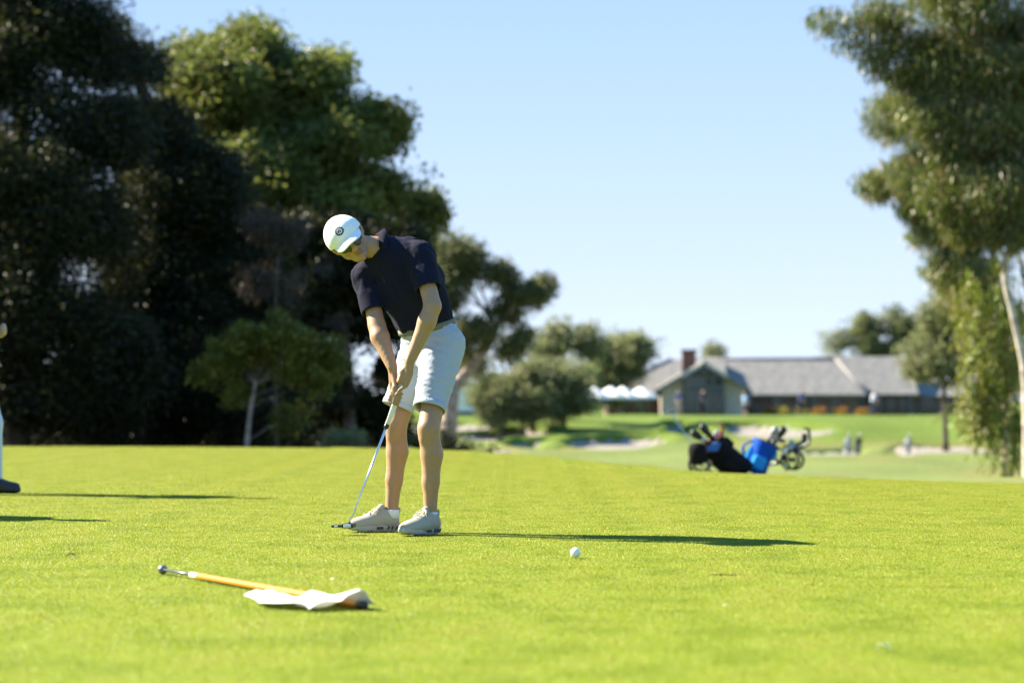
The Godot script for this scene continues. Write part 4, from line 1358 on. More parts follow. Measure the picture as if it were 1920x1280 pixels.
func make_flag() -> void:
	var knob_end: Vector3 = Vector3(-1.338, 0, -9.253)
	var tip_end: Vector3 = Vector3(-0.466, 0, -7.671)
	knob_end.y = 0.019
	tip_end.y = 0.016
	var root := thing("flagstick", "yellow flagstick lying on the green with a metal knob at one end", "flagstick", Vector3(knob_end.x, 0, knob_end.z))
	var a := Vector3(0, knob_end.y, 0)
	var b := tip_end - Vector3(knob_end.x, 0, knob_end.z)
	var t := along(a, b)
	var long := a.distance_to(b)
	var steel := mat("dull_steel", lin(0.07, 0.085, 0.11), 0.4, 0.8)
	piece("knob", Shape.new(true).lathe([[0.004, -0.022], [0.0115, -0.019], [0.0125, -0.012], [0.011, -0.008], [0.0165, -0.004], [0.0185, 0.004], [0.0165, 0.013], [0.009, 0.019], [0.006, 0.021]], t, 20).mesh(), mat("grey_metal", lin(0.17, 0.18, 0.19), 0.45, 0.6), root)
	piece("rod", Shape.new(true).lathe([[0.0052, 0.015], [0.0052, 0.31]], t, 12).mesh(), steel, root)
	piece("ferrule", Shape.new(true).lathe([[0.006, 0.298], [0.0098, 0.301], [0.0105, 0.37], [0.0112, 0.374]], t, 16).mesh(), mat("cream_plastic", lin(0.66, 0.6, 0.48), 0.5), root)
	piece("pole", Shape.new(true).lathe([[0.0105, 0.372], [0.0112, 0.376], [0.0118, long - 0.05], [0.0118, long - 0.045]], t, 18).mesh(), mat("yellow_fibreglass", lin(0.5, 0.19, 0.012), 0.4, 0.0, 0.5), root)
	piece("tip", Shape.new(true).lathe([[0.0125, long - 0.05], [0.015, long - 0.046], [0.0155, long - 0.006], [0.01, long]], t, 16).mesh(), mat("black_plastic", Color.BLACK), root)
	# the flag is still on the stick: it lies in folds over its upper end
	var cloth_mat := cloth("flag_nylon", lin(0.8, 0.8, 0.78), 0.1)
	cloth_mat.backlight_enabled = true
	cloth_mat.backlight = Color(0.5, 0.5, 0.45)
	var ahead := (b - a).normalized()
	var out := Vector3(-0.87, 0, 0.48)
	var grid := []
	for i in 41:
		var row := []
		var s := lerpf(long - 0.44, long - 0.022, i / 40.0)
		for j in 37:
			var v := lerpf(-0.05, 0.235, j / 36.0)
			var near := smoothstep(0.24, 0.03, long - s)
			var h := 0.007 + 0.026 * exp(-pow(v / 0.03, 2.0)) + 0.048 * near * exp(-pow((v - 0.045) / 0.062, 2.0)) + 0.02 * absf(sin(v * 21.0 + s * 13.0)) * smoothstep(0.05, 0.12, v)
			h += 0.026 * (1.0 - near) * exp(-pow((v - 0.195) / 0.03, 2.0)) + 0.006 * sin(s * 31.0 + v * 17.0) * smoothstep(0.06, 0.15, v)
			var p := a + ahead * (s - 0.02 * sin(v * 9.0)) + out * (v * (1.0 - 0.22 * near))
			p += Vector3(0.012 * sin(s * 19.0), 0, 0.03 * smoothstep(0.12, 0.27, v))
			p.y = maxf(h, 0.006)
			row.append(p)
		grid.append(row)
	var flag := Shape.new(true)
	for i in 40:
		for j in 36:
			flag.quad(grid[i][j], grid[i + 1][j], grid[i + 1][j + 1], grid[i][j + 1])
	piece("flag", flag.mesh(), cloth_mat, root).set_meta("label", "crumpled white flag cloth folded over the stick's end")


func make_ball() -> void:
	var at: Vector3 = Vector3(0.267, 0, -10.18)
	var root := thing("golf_ball", "white dimpled golf ball rolling away from the golfer", "golf ball", at)
	var dimples := []
	for i in 250:
		var y := 1.0 - 2.0 * (i + 0.5) / 250.0
		var w := i * 2.399963
		dimples.append(Vector3(cos(w) * sqrt(1.0 - y * y), y, sin(w) * sqrt(1.0 - y * y)))
	var rings := []
	for j in 45:
		var e := lerpf(-PI / 2 + 0.03, PI / 2 - 0.03, j / 44.0)
		var ring := []
		for k in 72:
			var d := Vector3(cos(TAU * k / 72) * cos(e), sin(e), sin(TAU * k / 72) * cos(e))
			var best := -1.0
			for q in dimples:
				best = maxf(best, d.dot(q))
			ring.append(d * (0.02135 - 0.0004 * smoothstep(0.9955, 0.9995, best)) + Vector3(0, 0.0245, 0))
		rings.append(ring)
	piece("cover", Shape.new(true).loft(rings).mesh(), mat("ball_white", lin(0.78, 0.78, 0.78), 0.35), root)


func make_litter() -> void:
	# dry leaves and flecks that lie on the green: [place, length, curl, colour, label]
	var pale := lin(0.5, 0.42, 0.3)
	var white := lin(0.8, 0.77, 0.7)
	var brown := lin(0.13, 0.085, 0.045)
	var rng := RandomNumberGenerator.new()
	rng.seed = 12
	for q in [
		[Vector3(-0.651, 0, -8.85), 0.03, white, "pale dry leaf fleck just beyond the white flag cloth"],
		[Vector3(0.985, 0, -6.427), 0.05, white, "pale dry leaf in the near right corner of the green"],
		[Vector3(0.686, 0, -7.749), 0.022, white, "small pale leaf fleck on the camera side of the golf hole"],
		[Vector3(-1.149, 0, -7.769), 0.03, pale, "faint buff leaf fleck left of the flag cloth"],
		[Vector3(-1.856, 0, -10.18), 0.055, brown, "curled brown leaf left of the flagstick's knob"],
		[Vector3(0.058, 0, -13.059), 0.02, pale, "tiny buff fleck behind the golfer's shadow"],
		[Vector3(1.842, 0, -12.785), 0.024, brown, "tiny dark leaf on the right side of the green beyond the shadow"],
		[Vector3(-0.266, 0, -9.573), 0.02, white, "tiny white fleck between the ball and the golfer's shoes"],
		[Vector3(-5.012, 0, -25.991), 0.05, pale, "buff leaf far back on the left of the green"],
		[Vector3(-0.936, 0, -11.934), 0.022, white, "white fleck on the grass left of the putter head"],
		[Vector3(-2.578, 0, -14.086), 0.02, brown, "dark speck between the two shadows on the left"],
		[Vector3(-0.302, 0, -7.374), 0.018, pale, "faint fleck right of the flagstick's black tip"]]:
		var at: Vector3 = q[0]
		at.y = ground_height(at.x, -at.z)
		var turn := rng.randf_range(-0.5, 0.5)
		var long: float = q[1]
		var curl := rng.randf_range(0.15, 0.3)
		var leaf := Shape.new(true)
		var rows := []
		for i in 8:
			var t := i / 7.0
			var half := sin(PI * clampf(t, 0.04, 0.96)) * long * 0.16
			var c := Vector3((t - 0.5) * long, 0.009 + curl * long * sin(PI * t), 0)
			rows.append([c + Vector3(0, half * 0.5, -half), c, c + Vector3(0, half * 0.5, half), c - Vector3(0, 0.0006, 0)])
		leaf.loft(rows)
		var o := tag(piece("dry_leaf", leaf.mesh(), mat("leaf_" + str(q[2].to_html()), q[2], 0.8), self, at), q[3], "leaf")
		o.rotation.y = turn



# ---------------------------------------------------------------- other people

# A standing figure that faces +z. pose: the two wrists, the two elbows, how far the trunk leans; sizes are for a height of 1.78 m.
func standing(root: Node3D, cell: float, looks: Dictionary) -> void:
	var lean: float = looks.get("lean", 0.0)
	var hip := [Vector3(-0.09, 0.92, 0), Vector3(0.09, 0.92, 0)]
	var knee := [Vector3(-0.11, 0.5, 0.025), Vector3(0.11, 0.5, 0.025)]
	var ankle := [Vector3(-0.13, 0.1, -0.02), Vector3(0.13, 0.1, -0.02)]
	var step: float = looks.get("step", 0.0)
	knee[1].z += step * 0.7
	ankle[1].z += step
	var bend := func(p: Vector3) -> Vector3: return Vector3(p.x, 0.95 + (p.y - 0.95) * cos(lean), p.z + (p.y - 0.95) * sin(lean))
	var chest: Vector3 = bend.call(Vector3(0, 1.3, 0.0))
	var neck: Vector3 = bend.call(Vector3(0, 1.5, 0.0))
	var head: Vector3 = bend.call(Vector3(0, 1.66, 0.02))
	var shoulder := [bend.call(Vector3(-0.185, 1.42, 0)), bend.call(Vector3(0.185, 1.42, 0))]
	var elbow: Array = looks.get("elbows", [Vector3(-0.25, 1.14, -0.04), Vector3(0.25, 1.14, -0.04)])
	var wrist: Array = looks.get("wrists", [Vector3(-0.24, 0.89, 0.06), Vector3(0.24, 0.89, 0.06)])
	var k := 110.0 if cell < 0.02 else 70.0
	var prims := [[Vector3(0, 0.93, 0), chest, 0.11, 0.12, Vector3.BACK, 1.3], [chest, neck, 0.1, 0.055], [neck, head, 0.052, 0.05], [head + Vector3(0, 0.02, -0.015), head + Vector3(0, 0.02, 0.01), 0.082, 0.08], [head + Vector3(0, -0.03, 0.03), head + Vector3(0, -0.08, 0.045), 0.055, 0.04], [head + Vector3(0, -0.01, 0.085), head + Vector3(0, -0.035, 0.105), 0.01, 0.013]]
	for i in 2:
		var s := i * 2.0 - 1.0
		prims.append_array([[neck, shoulder[i], 0.045, 0.05], [shoulder[i], elbow[i], 0.048, 0.04], [elbow[i], wrist[i], 0.04, 0.027], [hip[i], knee[i], 0.078, 0.052], [knee[i], knee[i].lerp(ankle[i], 0.3) - Vector3(0, 0, 0.015), 0.05, 0.054], [knee[i].lerp(ankle[i], 0.3) - Vector3(0, 0, 0.015), ankle[i], 0.054, 0.034], [ankle[i], ankle[i] + Vector3(s * 0.02, -0.05, 0.11), 0.032, 0.024]])
		prims.append([head + Vector3(s * 0.078, 0.015, -0.01), head + Vector3(s * 0.076, -0.02, 0.0), 0.02, 0.014])
		var reach: Vector3 = (wrist[i] - elbow[i]).normalized()
		var across := reach.cross(Vector3(s, 0, 0)).normalized()
		prims.append([wrist[i], wrist[i] + reach * 0.075, 0.026, 0.032, Vector3(1, 0, 0), 1.3])
		if cell < 0.02:
			for j in 4:
				var base: Vector3 = wrist[i] + reach * 0.085 + across * (j - 1.5) * 0.021
				prims.append_array([[base, base + reach * 0.045 + Vector3(-s * 0.012, 0, 0), 0.0105, 0.0095], [base + reach * 0.045 + Vector3(-s * 0.012, 0, 0), base + reach * 0.066 + Vector3(-s * 0.036, 0, 0), 0.0095, 0.008]])
			prims.append([wrist[i] + reach * 0.03 - across * 0.02, wrist[i] + reach * 0.07 - across * 0.05, 0.013, 0.01])
	piece("body", skin_mesh([skin(prims, cell, k)]), skin_material("fair_skin", lin(0.42, 0.26, 0.17)), root)
	var cuff := [shoulder[0].lerp(elbow[0], 0.75), shoulder[1].lerp(elbow[1], 0.75)]
	piece("shirt", skin_mesh([skin([[Vector3(0, 0.94, 0), chest, 0.148, 0.16, Vector3.BACK, 1.3], [chest, bend.call(Vector3(0, 1.4, 0)), 0.155, 0.1, Vector3.BACK, 1.2], [neck - Vector3(0, 0.03, 0), shoulder[0], 0.058, 0.064], [neck - Vector3(0, 0.03, 0), shoulder[1], 0.058, 0.064], [shoulder[0], cuff[0], 0.07, 0.062, Vector3.ZERO, 1.0, true], [shoulder[1], cuff[1], 0.07, 0.062, Vector3.ZERO, 1.0, true]], cell, k)]), cloth("cloth_" + looks.shirt.to_html(), looks.shirt), root)
	var hem: float = looks.get("hem", 0.08)
	var legs := [[Vector3(0, 0.98, -0.005), Vector3(0, 0.9, -0.01), 0.142, 0.145, Vector3.BACK, 1.2]]
	for i in 2:
		if hem > 0.5:
			legs.append([hip[i], Vector3(hip[i].x * 1.15, hem, 0.025), 0.1, 0.085, Vector3.ZERO, 1.0, true])
		else:
			legs.append_array([[hip[i], knee[i], 0.1, 0.078], [knee[i], Vector3(ankle[i].x, hem, ankle[i].z), 0.078, 0.07, Vector3.ZERO, 1.0, true]])
	piece("trousers" if hem < 0.5 else "shorts", skin_mesh([skin(legs, cell, k)]), cloth("cloth_" + looks.legs.to_html(), looks.legs), root)
	if cell < 0.02:
		for i in 2:
			var s := i * 2.0 - 1.0
			var heel: Vector3 = ankle[i] + Vector3(-s * 0.01, 0, -0.06)
			heel.y = 0.0
			var up := Vector3.UP
			var boot := skin([[heel + up * 0.06 + Vector3(0, 0, 0.05), heel + up * 0.055 + Vector3(s * 0.02, 0, 0.13), 0.042, 0.044], [heel + up * 0.05 + Vector3(s * 0.02, 0, 0.13), heel + up * 0.042 + Vector3(s * 0.04, 0, 0.235), 0.046, 0.036], [heel + up * 0.02 + Vector3(0, 0, 0.045), heel + up * 0.02 + Vector3(s * 0.04, 0, 0.24), 0.036, 0.036, up, 2.2]], 0.009, 120.0)
			piece("shoe", skin_mesh([boot]), mat("black_leather", lin(0.015, 0.015, 0.017), 0.4), root)
	if looks.has("cap"):
		var dome := Shape.new(true)
		var rings := []
		for j in 8:
			var e := deg_to_rad(-4.0 + 93.0 * j / 7.0)
			rings.append(range(24).map(func(n: int) -> Vector3: return head + Vector3(sin(TAU * n / 24) * cos(e) * 0.093, 0.03 + sin(e) * 0.092, cos(TAU * n / 24) * cos(e) * 0.108)))
		dome.loft(rings, false)
		var cap := piece("cap", dome.mesh(), cloth("cloth_" + looks.cap.to_html(), looks.cap), root)
		var peak := Shape.new(true)
		var over := []
		for n in 13:
			var w := deg_to_rad(lerpf(-60.0, 60.0, n / 12.0))
			var from := head + Vector3(sin(w) * 0.092, 0.03, cos(w) * 0.106)
			over.append([from, from + Vector3(0, -0.02 - 0.02 * sin(w) * sin(w), 0.07 * cos(w * 1.4)), from + Vector3(0, -0.024 - 0.02 * sin(w) * sin(w), 0.07 * cos(w * 1.4)), from - Vector3(0, 0.005, 0)])
		peak.loft(over)
		piece("peak", peak.mesh(), cloth("cloth_" + looks.cap.to_html(), looks.cap), cap)


func make_onlookers() -> void:
	var near := thing("person", "onlooker in pale trousers and black shoes cut off by the left edge", "person", Vector3(-3.875, 0, -17.2), deg_to_rad(66))
	standing(near, 0.014, {"shirt": lin(0.3, 0.33, 0.4), "legs": lin(0.55, 0.6, 0.68), "cap": lin(0.6, 0.6, 0.6), "elbows": [Vector3(-0.33, 1.16, -0.05), Vector3(0.24, 1.13, -0.05)], "wrists": [Vector3(-0.18, 1.08, 0.1), Vector3(0.18, 1.15, 0.1)], "step": 0.14})
	var off := thing("person", "onlooker in dark trousers whose shadow falls on the left of the green", "person", Vector3(-4.52, 0, -14.25), deg_to_rad(80))
	standing(off, 0.02, {"shirt": lin(0.6, 0.6, 0.62), "legs": lin(0.03, 0.035, 0.05), "cap": lin(0.05, 0.06, 0.1)})


func make_far_people() -> void:
	# golfers on the practice green before the clubhouse
	for q in [
		[-1.0, 164.0, 2.6, "far golfer in lilac top and dark trousers before the willows", lin(0.32, 0.36, 0.5), lin(0.02, 0.025, 0.04), 0.09, 0.1],
		[1.75, 163.0, 1.2, "far golfer in dark clothes bending over a putt before the willows", lin(0.03, 0.035, 0.06), lin(0.02, 0.02, 0.03), 0.09, 0.75],
		[11.45, 165.0, -0.5, "far golfer in royal blue by the clubhouse's tall windows", lin(0.04, 0.08, 0.3), lin(0.25, 0.22, 0.2), 0.09, 0.3],
		[13.1, 167.0, 0.8, "far golfer in dark blue before the clubhouse's glass doors", lin(0.02, 0.03, 0.08), lin(0.02, 0.02, 0.03), 0.09, 0.2],
		[15.75, 163.0, -0.9, "far golfer in light blue shirt and dark shorts by the gable wall", lin(0.3, 0.42, 0.68), lin(0.02, 0.025, 0.04), 0.55, 0.12],
		[19.9, 166.5, 0.4, "far golfer in mid blue before the clubhouse's brown brick wall", lin(0.08, 0.13, 0.32), lin(0.02, 0.025, 0.05), 0.09, 0.25],
		[24.4, 163.5, 1.8, "far golfer in white and blue at the corner of the main roof", lin(0.5, 0.54, 0.62), lin(0.02, 0.03, 0.06), 0.09, 0.2],
		[25.0, 165.5, -1.6, "far golfer in deep blue half hidden beside the one in white", lin(0.03, 0.06, 0.25), lin(0.02, 0.02, 0.04), 0.09, 0.1]]:
		var o := thing("person", q[3], "person", Vector3(q[0], ground_height(q[0], q[1]), -q[1]), q[2], "golfers by the clubhouse")
		var arms := {}
		if q[7] > 0.15:
			arms = {"elbows": [Vector3(-0.2, 1.12, 0.2), Vector3(0.2, 1.12, 0.2)], "wrists": [Vector3(-0.05, 0.9, 0.34), Vector3(0.05, 0.92, 0.34)]}
		arms.merge({"shirt": q[4], "legs": q[5], "hem": q[6], "lean": q[7]})
		standing(o, 0.03, arms)



# ---------------------------------------------------------------- golf bags and trolleys behind the green

func wheel(parent: Node3D, center: Vector3, axle: Vector3, r: float) -> void:
	var t := along(center - axle * 0.02, center)
	var tyre := Shape.new(true)
	tyre.loft([[r * 0.78, 0.0], [r * 0.95, 0.0], [r, 0.01], [r, 0.03], [r * 0.95, 0.04], [r * 0.78, 0.04], [r * 0.76, 0.02], [r * 0.78, 0.0]].map(func(q) -> Array: return range(28).map(func(k: int) -> Vector3: return t * Vector3(cos(TAU * k / 28) * q[0], q[1], sin(TAU * k / 28) * q[0]))), false)
	var w := piece("wheel", tyre.mesh(), mat("tyre_rubber", lin(0.012, 0.012, 0.013), 0.7), parent)
	for k in 6:
		var dir := t.basis * Vector3(cos(TAU * k / 6), 0, sin(TAU * k / 6))
		piece("spoke", Shape.new(true).tube([center, center + dir * r * 0.8], [0.007, 0.006], 6).mesh(), mat("spoke_plastic", lin(0.03, 0.03, 0.035), 0.5), w)
	piece("hub", Shape.new(true).lathe([[0.012, -0.012], [0.022, -0.006], [0.022, 0.046], [0.012, 0.052]], t, 14).mesh(), mat("spoke_plastic", Color.BLACK), w)


# a golf bag whose foot stands at `foot` and whose mouth is at `mouth`
func golf_bag(foot: Vector3, mouth: Vector3, r: float, label: String, main: Color, panel: Color, edge: Color) -> Node3D:
	var root := thing("golf_bag", label, "golf bag", foot)
	var t := along(Vector3.ZERO, mouth - foot)
	var long := foot.distance_to(mouth)
	var main_mat := cloth("bag_" + main.to_html(), main, 0.2)
	var panel_mat := cloth("bag_" + panel.to_html(), panel, 0.2)
	var edge_mat := mat("trim_" + edge.to_html(), edge, 0.5)
	piece("bag_body", Shape.new(true).lathe([[r * 0.9, 0.0], [r * 0.98, 0.02], [r * 0.95, long * 0.3], [r * 0.9, long * 0.6], [r, long * 0.86], [r * 1.04, long * 0.9], [r * 1.04, long], [r * 0.9, long], [r * 0.86, long - 0.06]], t, 24).mesh(), main_mat, root)
	piece("mouth_rim", Shape.new(true).tube(range(25).map(func(k: int) -> Vector3: return t * Vector3(cos(TAU * k / 24) * r * 1.03, long, sin(TAU * k / 24) * r * 1.03)), [0.011], 8, false).mesh(), edge_mat, root)
	for q in [[0.2, 0.36, 0.42, 0.0], [0.62, 0.34, 0.3, 1.9], [0.3, 0.34, 0.5, -1.7]]:
		var out := t.basis * Vector3(sin(q[3]), 0, cos(q[3]))
		var c := t * Vector3(0, long * (q[0] + q[2] * 0.35), 0) + out * r * 0.86
		piece("pocket", Shape.new().block(c, Vector3(r * 1.15, long * q[2], r * 0.5), 0.025, Basis(t.basis.y.cross(out), t.basis.y, out)).mesh(), panel_mat, root)
	var strap := []
	for k in 9:
		var s := k / 8.0
		strap.append(t * Vector3(-r * (1.0 + 0.55 * sin(PI * s)), long * lerpf(0.35, 0.88, s), 0.02))
	piece("strap", Shape.new(true).tube(strap, [0.014, 0.02, 0.02, 0.02, 0.014], 8).mesh(), main_mat, root)
	piece("top_handle", Shape.new(true).tube([t * Vector3(r, long * 0.95, 0), t * Vector3(r * 1.45, long * 1.0, 0), t * Vector3(r * 1.5, long * 1.12, 0)], [0.014, 0.015, 0.011], 8).mesh(), edge_mat, root)
	return root


# a club standing in a bag, its head (kind: cover, iron, putter) up
func club(from: Vector3, head: Vector3, kind: String, label: String, color: Color, stripe := Color.BLACK) -> void:
	var root := thing("golf_club", label, "golf club", from)
	var to := head - from
	var t := along(Vector3.ZERO, to)
	var long := to.length()
	piece("shaft", Shape.new(true).lathe([[0.009, 0.0], [0.009, 0.2], [0.0065, 0.25], [0.0055, long]], t, 10).mesh(), mat("polished_steel", Color.WHITE), root)
	var m := mat("club_" + color.to_html(), color, 0.45)
	if kind == "cover":
		piece("headcover", Shape.new(true).lathe([[0.022, long - 0.22], [0.028, long - 0.16], [0.034, long - 0.08], [0.05, long - 0.03], [0.054, long + 0.02], [0.044, long + 0.065], [0.015, long + 0.085]], t, 18).mesh(), m, root)
		piece("cover_band", Shape.new(true).lathe([[0.03, long - 0.14], [0.0375, long - 0.13], [0.0385, long - 0.085], [0.033, long - 0.08]], t, 18).mesh(), mat("club_" + stripe.to_html(), stripe, 0.5), root)
	elif kind == "iron":
		var b := Basis(t.basis.x, t.basis.y, t.basis.z) * Basis(Vector3.BACK, 0.5)
		piece("head", Shape.new().block(to + b * Vector3(0.03, 0.01, 0), Vector3(0.085, 0.05, 0.02), 0.006, b).mesh(), m, root)
	else:
		var b := Basis(t.basis.x, t.basis.y, t.basis.z) * Basis(Vector3.BACK, -1.15)
		piece("head", Shape.new().block(to + Vector3(0.022, 0.012, 0), Vector3(0.115, 0.03, 0.03), 0.006, Basis(Vector3.BACK, 0.3)).mesh(), m, root)
		piece("neck", Shape.new(true).tube([to - t.basis.y * 0.02, to + t.basis.y * 0.012], [0.007, 0.008], 8).mesh(), m, root)


func make_bags() -> void:
	var black := lin(0.008, 0.008, 0.009)
	var red := lin(0.3, 0.02, 0.015)
	var y0 := ground_height(2.9, 31.0)
	# the black bag on its trolley
	var foot: Vector3 = Vector3(2.979, -0.177, -31)
	foot.y = y0 + 0.06
	var mouth: Vector3 = Vector3(2.541, 0.098, -30.9)
	golf_bag(foot, mouth, 0.175, "black golf bag with red trim, its mouth towards the golfer", black, lin(0.011, 0.01, 0.011), red)
	var cart := thing("golf_trolley", "black trolley carrying the black golf bag", "golf trolley", Vector3(foot.x - 0.35, y0, foot.z))
	wheel(cart, Vector3(2.378, -0.15, -31) - cart.position + Vector3(0, 0.0, 0.22), Vector3(0.25, 0, 1).normalized(), 0.145)
	wheel(cart, Vector3(2.412, -0.136, -31) - cart.position + Vector3(0.05, 0.0, -0.34), Vector3(0.25, 0, 1).normalized(), 0.145)
	var dark := mat("trolley_black", lin(0.015, 0.015, 0.017), 0.4)
	piece("spine", Shape.new(true).tube([foot - cart.position + Vector3(0.06, -0.05, -0.12), mouth - cart.position + Vector3(-0.03, -0.16, -0.12), mouth - cart.position + Vector3(-0.16, -0.02, -0.16)], [0.018], 8).mesh(), dark, cart)
	piece("axle", Shape.new(true).tube([Vector3(2.378, -0.15, -31) - cart.position + Vector3(0, 0, 0.22), Vector3(2.412, -0.136, -31) - cart.position + Vector3(0.05, 0.0, -0.34)], [0.012], 8).mesh(), dark, cart)
	piece("stand", Shape.new(true).tube([foot - cart.position + Vector3(0.05, -0.05, -0.1), Vector3(foot.x + 0.08, 0.0, foot.z - 0.1) - Vector3(cart.position.x, 0, cart.position.z)], [0.016], 8).mesh(), dark, cart)
	piece("side_pouch", Shape.new(true).lathe([[0.05, -0.13], [0.115, -0.1], [0.12, 0.06], [0.1, 0.13], [0.04, 0.15]], Transform3D(Basis(Vector3.BACK, 0.08), Vector3(2.354, -0.031, -30.6) - cart.position), 18).mesh(), cloth("pouch_black", black, 0.1), cart)
	var inside := foot.lerp(mouth, 0.45)
	club(inside, Vector3(2.458, 0.283, -30.8), "cover", "club with black headcover standing tallest in the black bag", black, lin(0.02, 0.02, 0.02))
	club(inside + Vector3(0.02, 0, 0.04), Vector3(2.345, 0.216, -30.75), "cover", "club with white-banded headcover leaning out of the black bag", black, lin(0.6, 0.58, 0.56))
	club(inside + Vector3(-0.03, 0, -0.03), Vector3(2.602, 0.207, -30.9), "iron", "shiny iron showing above the black bag's mouth", lin(0.6, 0.62, 0.65))
	club(inside + Vector3(0.03, 0, -0.05), Vector3(2.679, 0.178, -31), "iron", "second iron beside the shiny one in the black bag", lin(0.3, 0.31, 0.33))
	club(Vector3(2.502, -0.22, -30.6), Vector3(1.997, 0.515, -30.6), "putter", "putter slanting up out of the trolley, head high left", lin(0.14, 0.14, 0.145))
	var towel := Shape.new(true)
	var folds := []
	for i in 9:
		var s := i / 8.0
		var c: Vector3 = Vector3(2.595, 0.123, -30.66).lerp(Vector3(2.509, 0.009, -30.6), s)
		var row := []
		for k in 14:
			var w := TAU * k / 14
			row.append(c - mouth + Vector3(cos(w) * (0.05 + 0.05 * s + 0.012 * sin(3.0 * w + s * 4.0)), 0, sin(w) * 0.025))
		folds.append(row)
	towel.loft(folds)
	tag(piece("towel", towel.mesh(), cloth("towel_blue", lin(0.05, 0.12, 0.28), 0.3), self, mouth), "blue towel hung over the black bag's mouth", "towel")
	# the blue bag and its push trolley
	var blue := lin(0.01, 0.075, 0.42)
	var sky := lin(0.03, 0.3, 0.68)
	var foot_b: Vector3 = Vector3(3.108, -0.237, -31.2)
	foot_b.y = y0 + 0.04
	var mouth_b: Vector3 = Vector3(3.287, 0.113, -31.2)
	golf_bag(foot_b, mouth_b, 0.165, "bright blue golf bag leaning towards the push trolley", blue, sky, lin(0.015, 0.015, 0.02))
	var in_b := foot_b.lerp(mouth_b, 0.5)
	club(in_b, Vector3(3.373, 0.245, -31.1), "cover", "club with a long pale grey and black headcover in the blue bag", lin(0.24, 0.24, 0.23), black)
	club(in_b + Vector3(0.04, 0, -0.03), Vector3(3.48, 0.244, -31.2), "cover", "club with a round black headcover in the blue bag", black, lin(0.25, 0.25, 0.26))
	club(in_b + Vector3(0.05, 0, 0.03), Vector3(3.442, 0.135, -31.1), "iron", "dark iron low on the right of the blue bag", lin(0.04, 0.04, 0.045))
	club(in_b + Vector3(0.02, 0, 0.05), Vector3(3.348, 0.158, -31), "iron", "grey iron under the pale headcover in the blue bag", lin(0.2, 0.2, 0.21))
	var push: Vector3 = Vector3(3.573, -0.24, -31.3)
	push.y = y0
	var trolley := thing("golf_trolley", "push trolley with navy frame and a raised handle right of the blue bag", "golf trolley", push)
	var navy := mat("trolley_navy", lin(0.012, 0.022, 0.1), 0.35)
	wheel(trolley, Vector3(3.633, -0.111, -31.1) - push, Vector3(-0.3, 0, 1).normalized(), 0.135)
	wheel(trolley, Vector3(3.55, -0.125, -31.1) - push + Vector3(0.1, 0, -0.62), Vector3(-0.3, 0, 1).normalized(), 0.135)
	wheel(trolley, Vector3(3.242, -0.204, -31.5) - push + Vector3(0, 0, -0.25), Vector3(0, 0, 1), 0.11)
	piece("main_tube", Shape.new(true).tube([Vector3(3.252, -0.188, -31.4) - push, Vector3(3.463, -0.158, -31.3) - push, Vector3(3.562, -0.017, -31.2) - push, Vector3(3.748, 0.051, -31.2) - push], [0.02, 0.022, 0.024, 0.022], 10).mesh(), navy, trolley)
	piece("upper_tube", Shape.new(true).tube([Vector3(3.562, -0.017, -31.2) - push, Vector3(3.68, 0.087, -31.15) - push, Vector3(3.764, 0.122, -31.1) - push], [0.026, 0.026, 0.02], 10).mesh(), navy, trolley)
	piece("handle", Shape.new(true).tube([Vector3(3.748, 0.051, -31.2) - push, Vector3(3.831, 0.092, -31.2) - push, Vector3(3.845, 0.189, -31.2) - push, Vector3(3.831, 0.285, -31.2) - push, Vector3(3.769, 0.292, -31.2) - push], [0.022, 0.021, 0.018, 0.019, 0.017], 10).mesh(), dark, trolley)
	piece("console", Shape.new().block(Vector3(3.77, 0.162, -31.15) - push, Vector3(0.07, 0.13, 0.05), 0.012, Basis(Vector3.BACK, -0.1)).mesh(), dark, trolley)
	piece("axle_arm", Shape.new(true).tube([Vector3(3.532, -0.102, -31.3) - push, Vector3(3.633, -0.111, -31.1) - push], [0.018], 8).mesh(), dark, trolley)
	piece("axle_arm", Shape.new(true).tube([Vector3(3.532, -0.102, -31.3) - push, Vector3(3.55, -0.125, -31.1) - push + Vector3(0.1, 0, -0.62)], [0.018], 8).mesh(), dark, trolley)
	piece("bag_bracket", Shape.new(true).tube([Vector3(3.463, -0.158, -31.3) - push, Vector3(3.356, -0.031, -31.2) - push, Vector3(3.384, 0.051, -31.2) - push], [0.018, 0.016, 0.016], 8).mesh(), dark, trolley)
	piece("scorecard", Shape.new().block(Vector3(3.592, 0.081, -31.1) - push, Vector3(0.1, 0.13, 0.012), 0.003, Basis(Vector3.BACK, -0.7) * Basis(Vector3.RIGHT, -0.4)).mesh(), mat("card_white", lin(0.25, 0.28, 0.26), 0.6), trolley)
	var bottle := thing("drink_bottle", "small white bottle with an orange cap held on the push trolley", "bottle", Vector3(3.51, -0.043, -31.1))
	piece("flask", Shape.new(true).lathe([[0.02, 0.0], [0.033, 0.006], [0.034, 0.07], [0.026, 0.085]], Transform3D(), 16).mesh(), mat("bottle_white", lin(0.7, 0.68, 0.66), 0.4), bottle)
	piece("bottle_cap", Shape.new(true).lathe([[0.028, 0.083], [0.03, 0.088], [0.028, 0.12], [0.012, 0.128]], Transform3D(), 16).mesh(), mat("cap_orange", lin(0.7, 0.2, 0.01), 0.4), bottle)
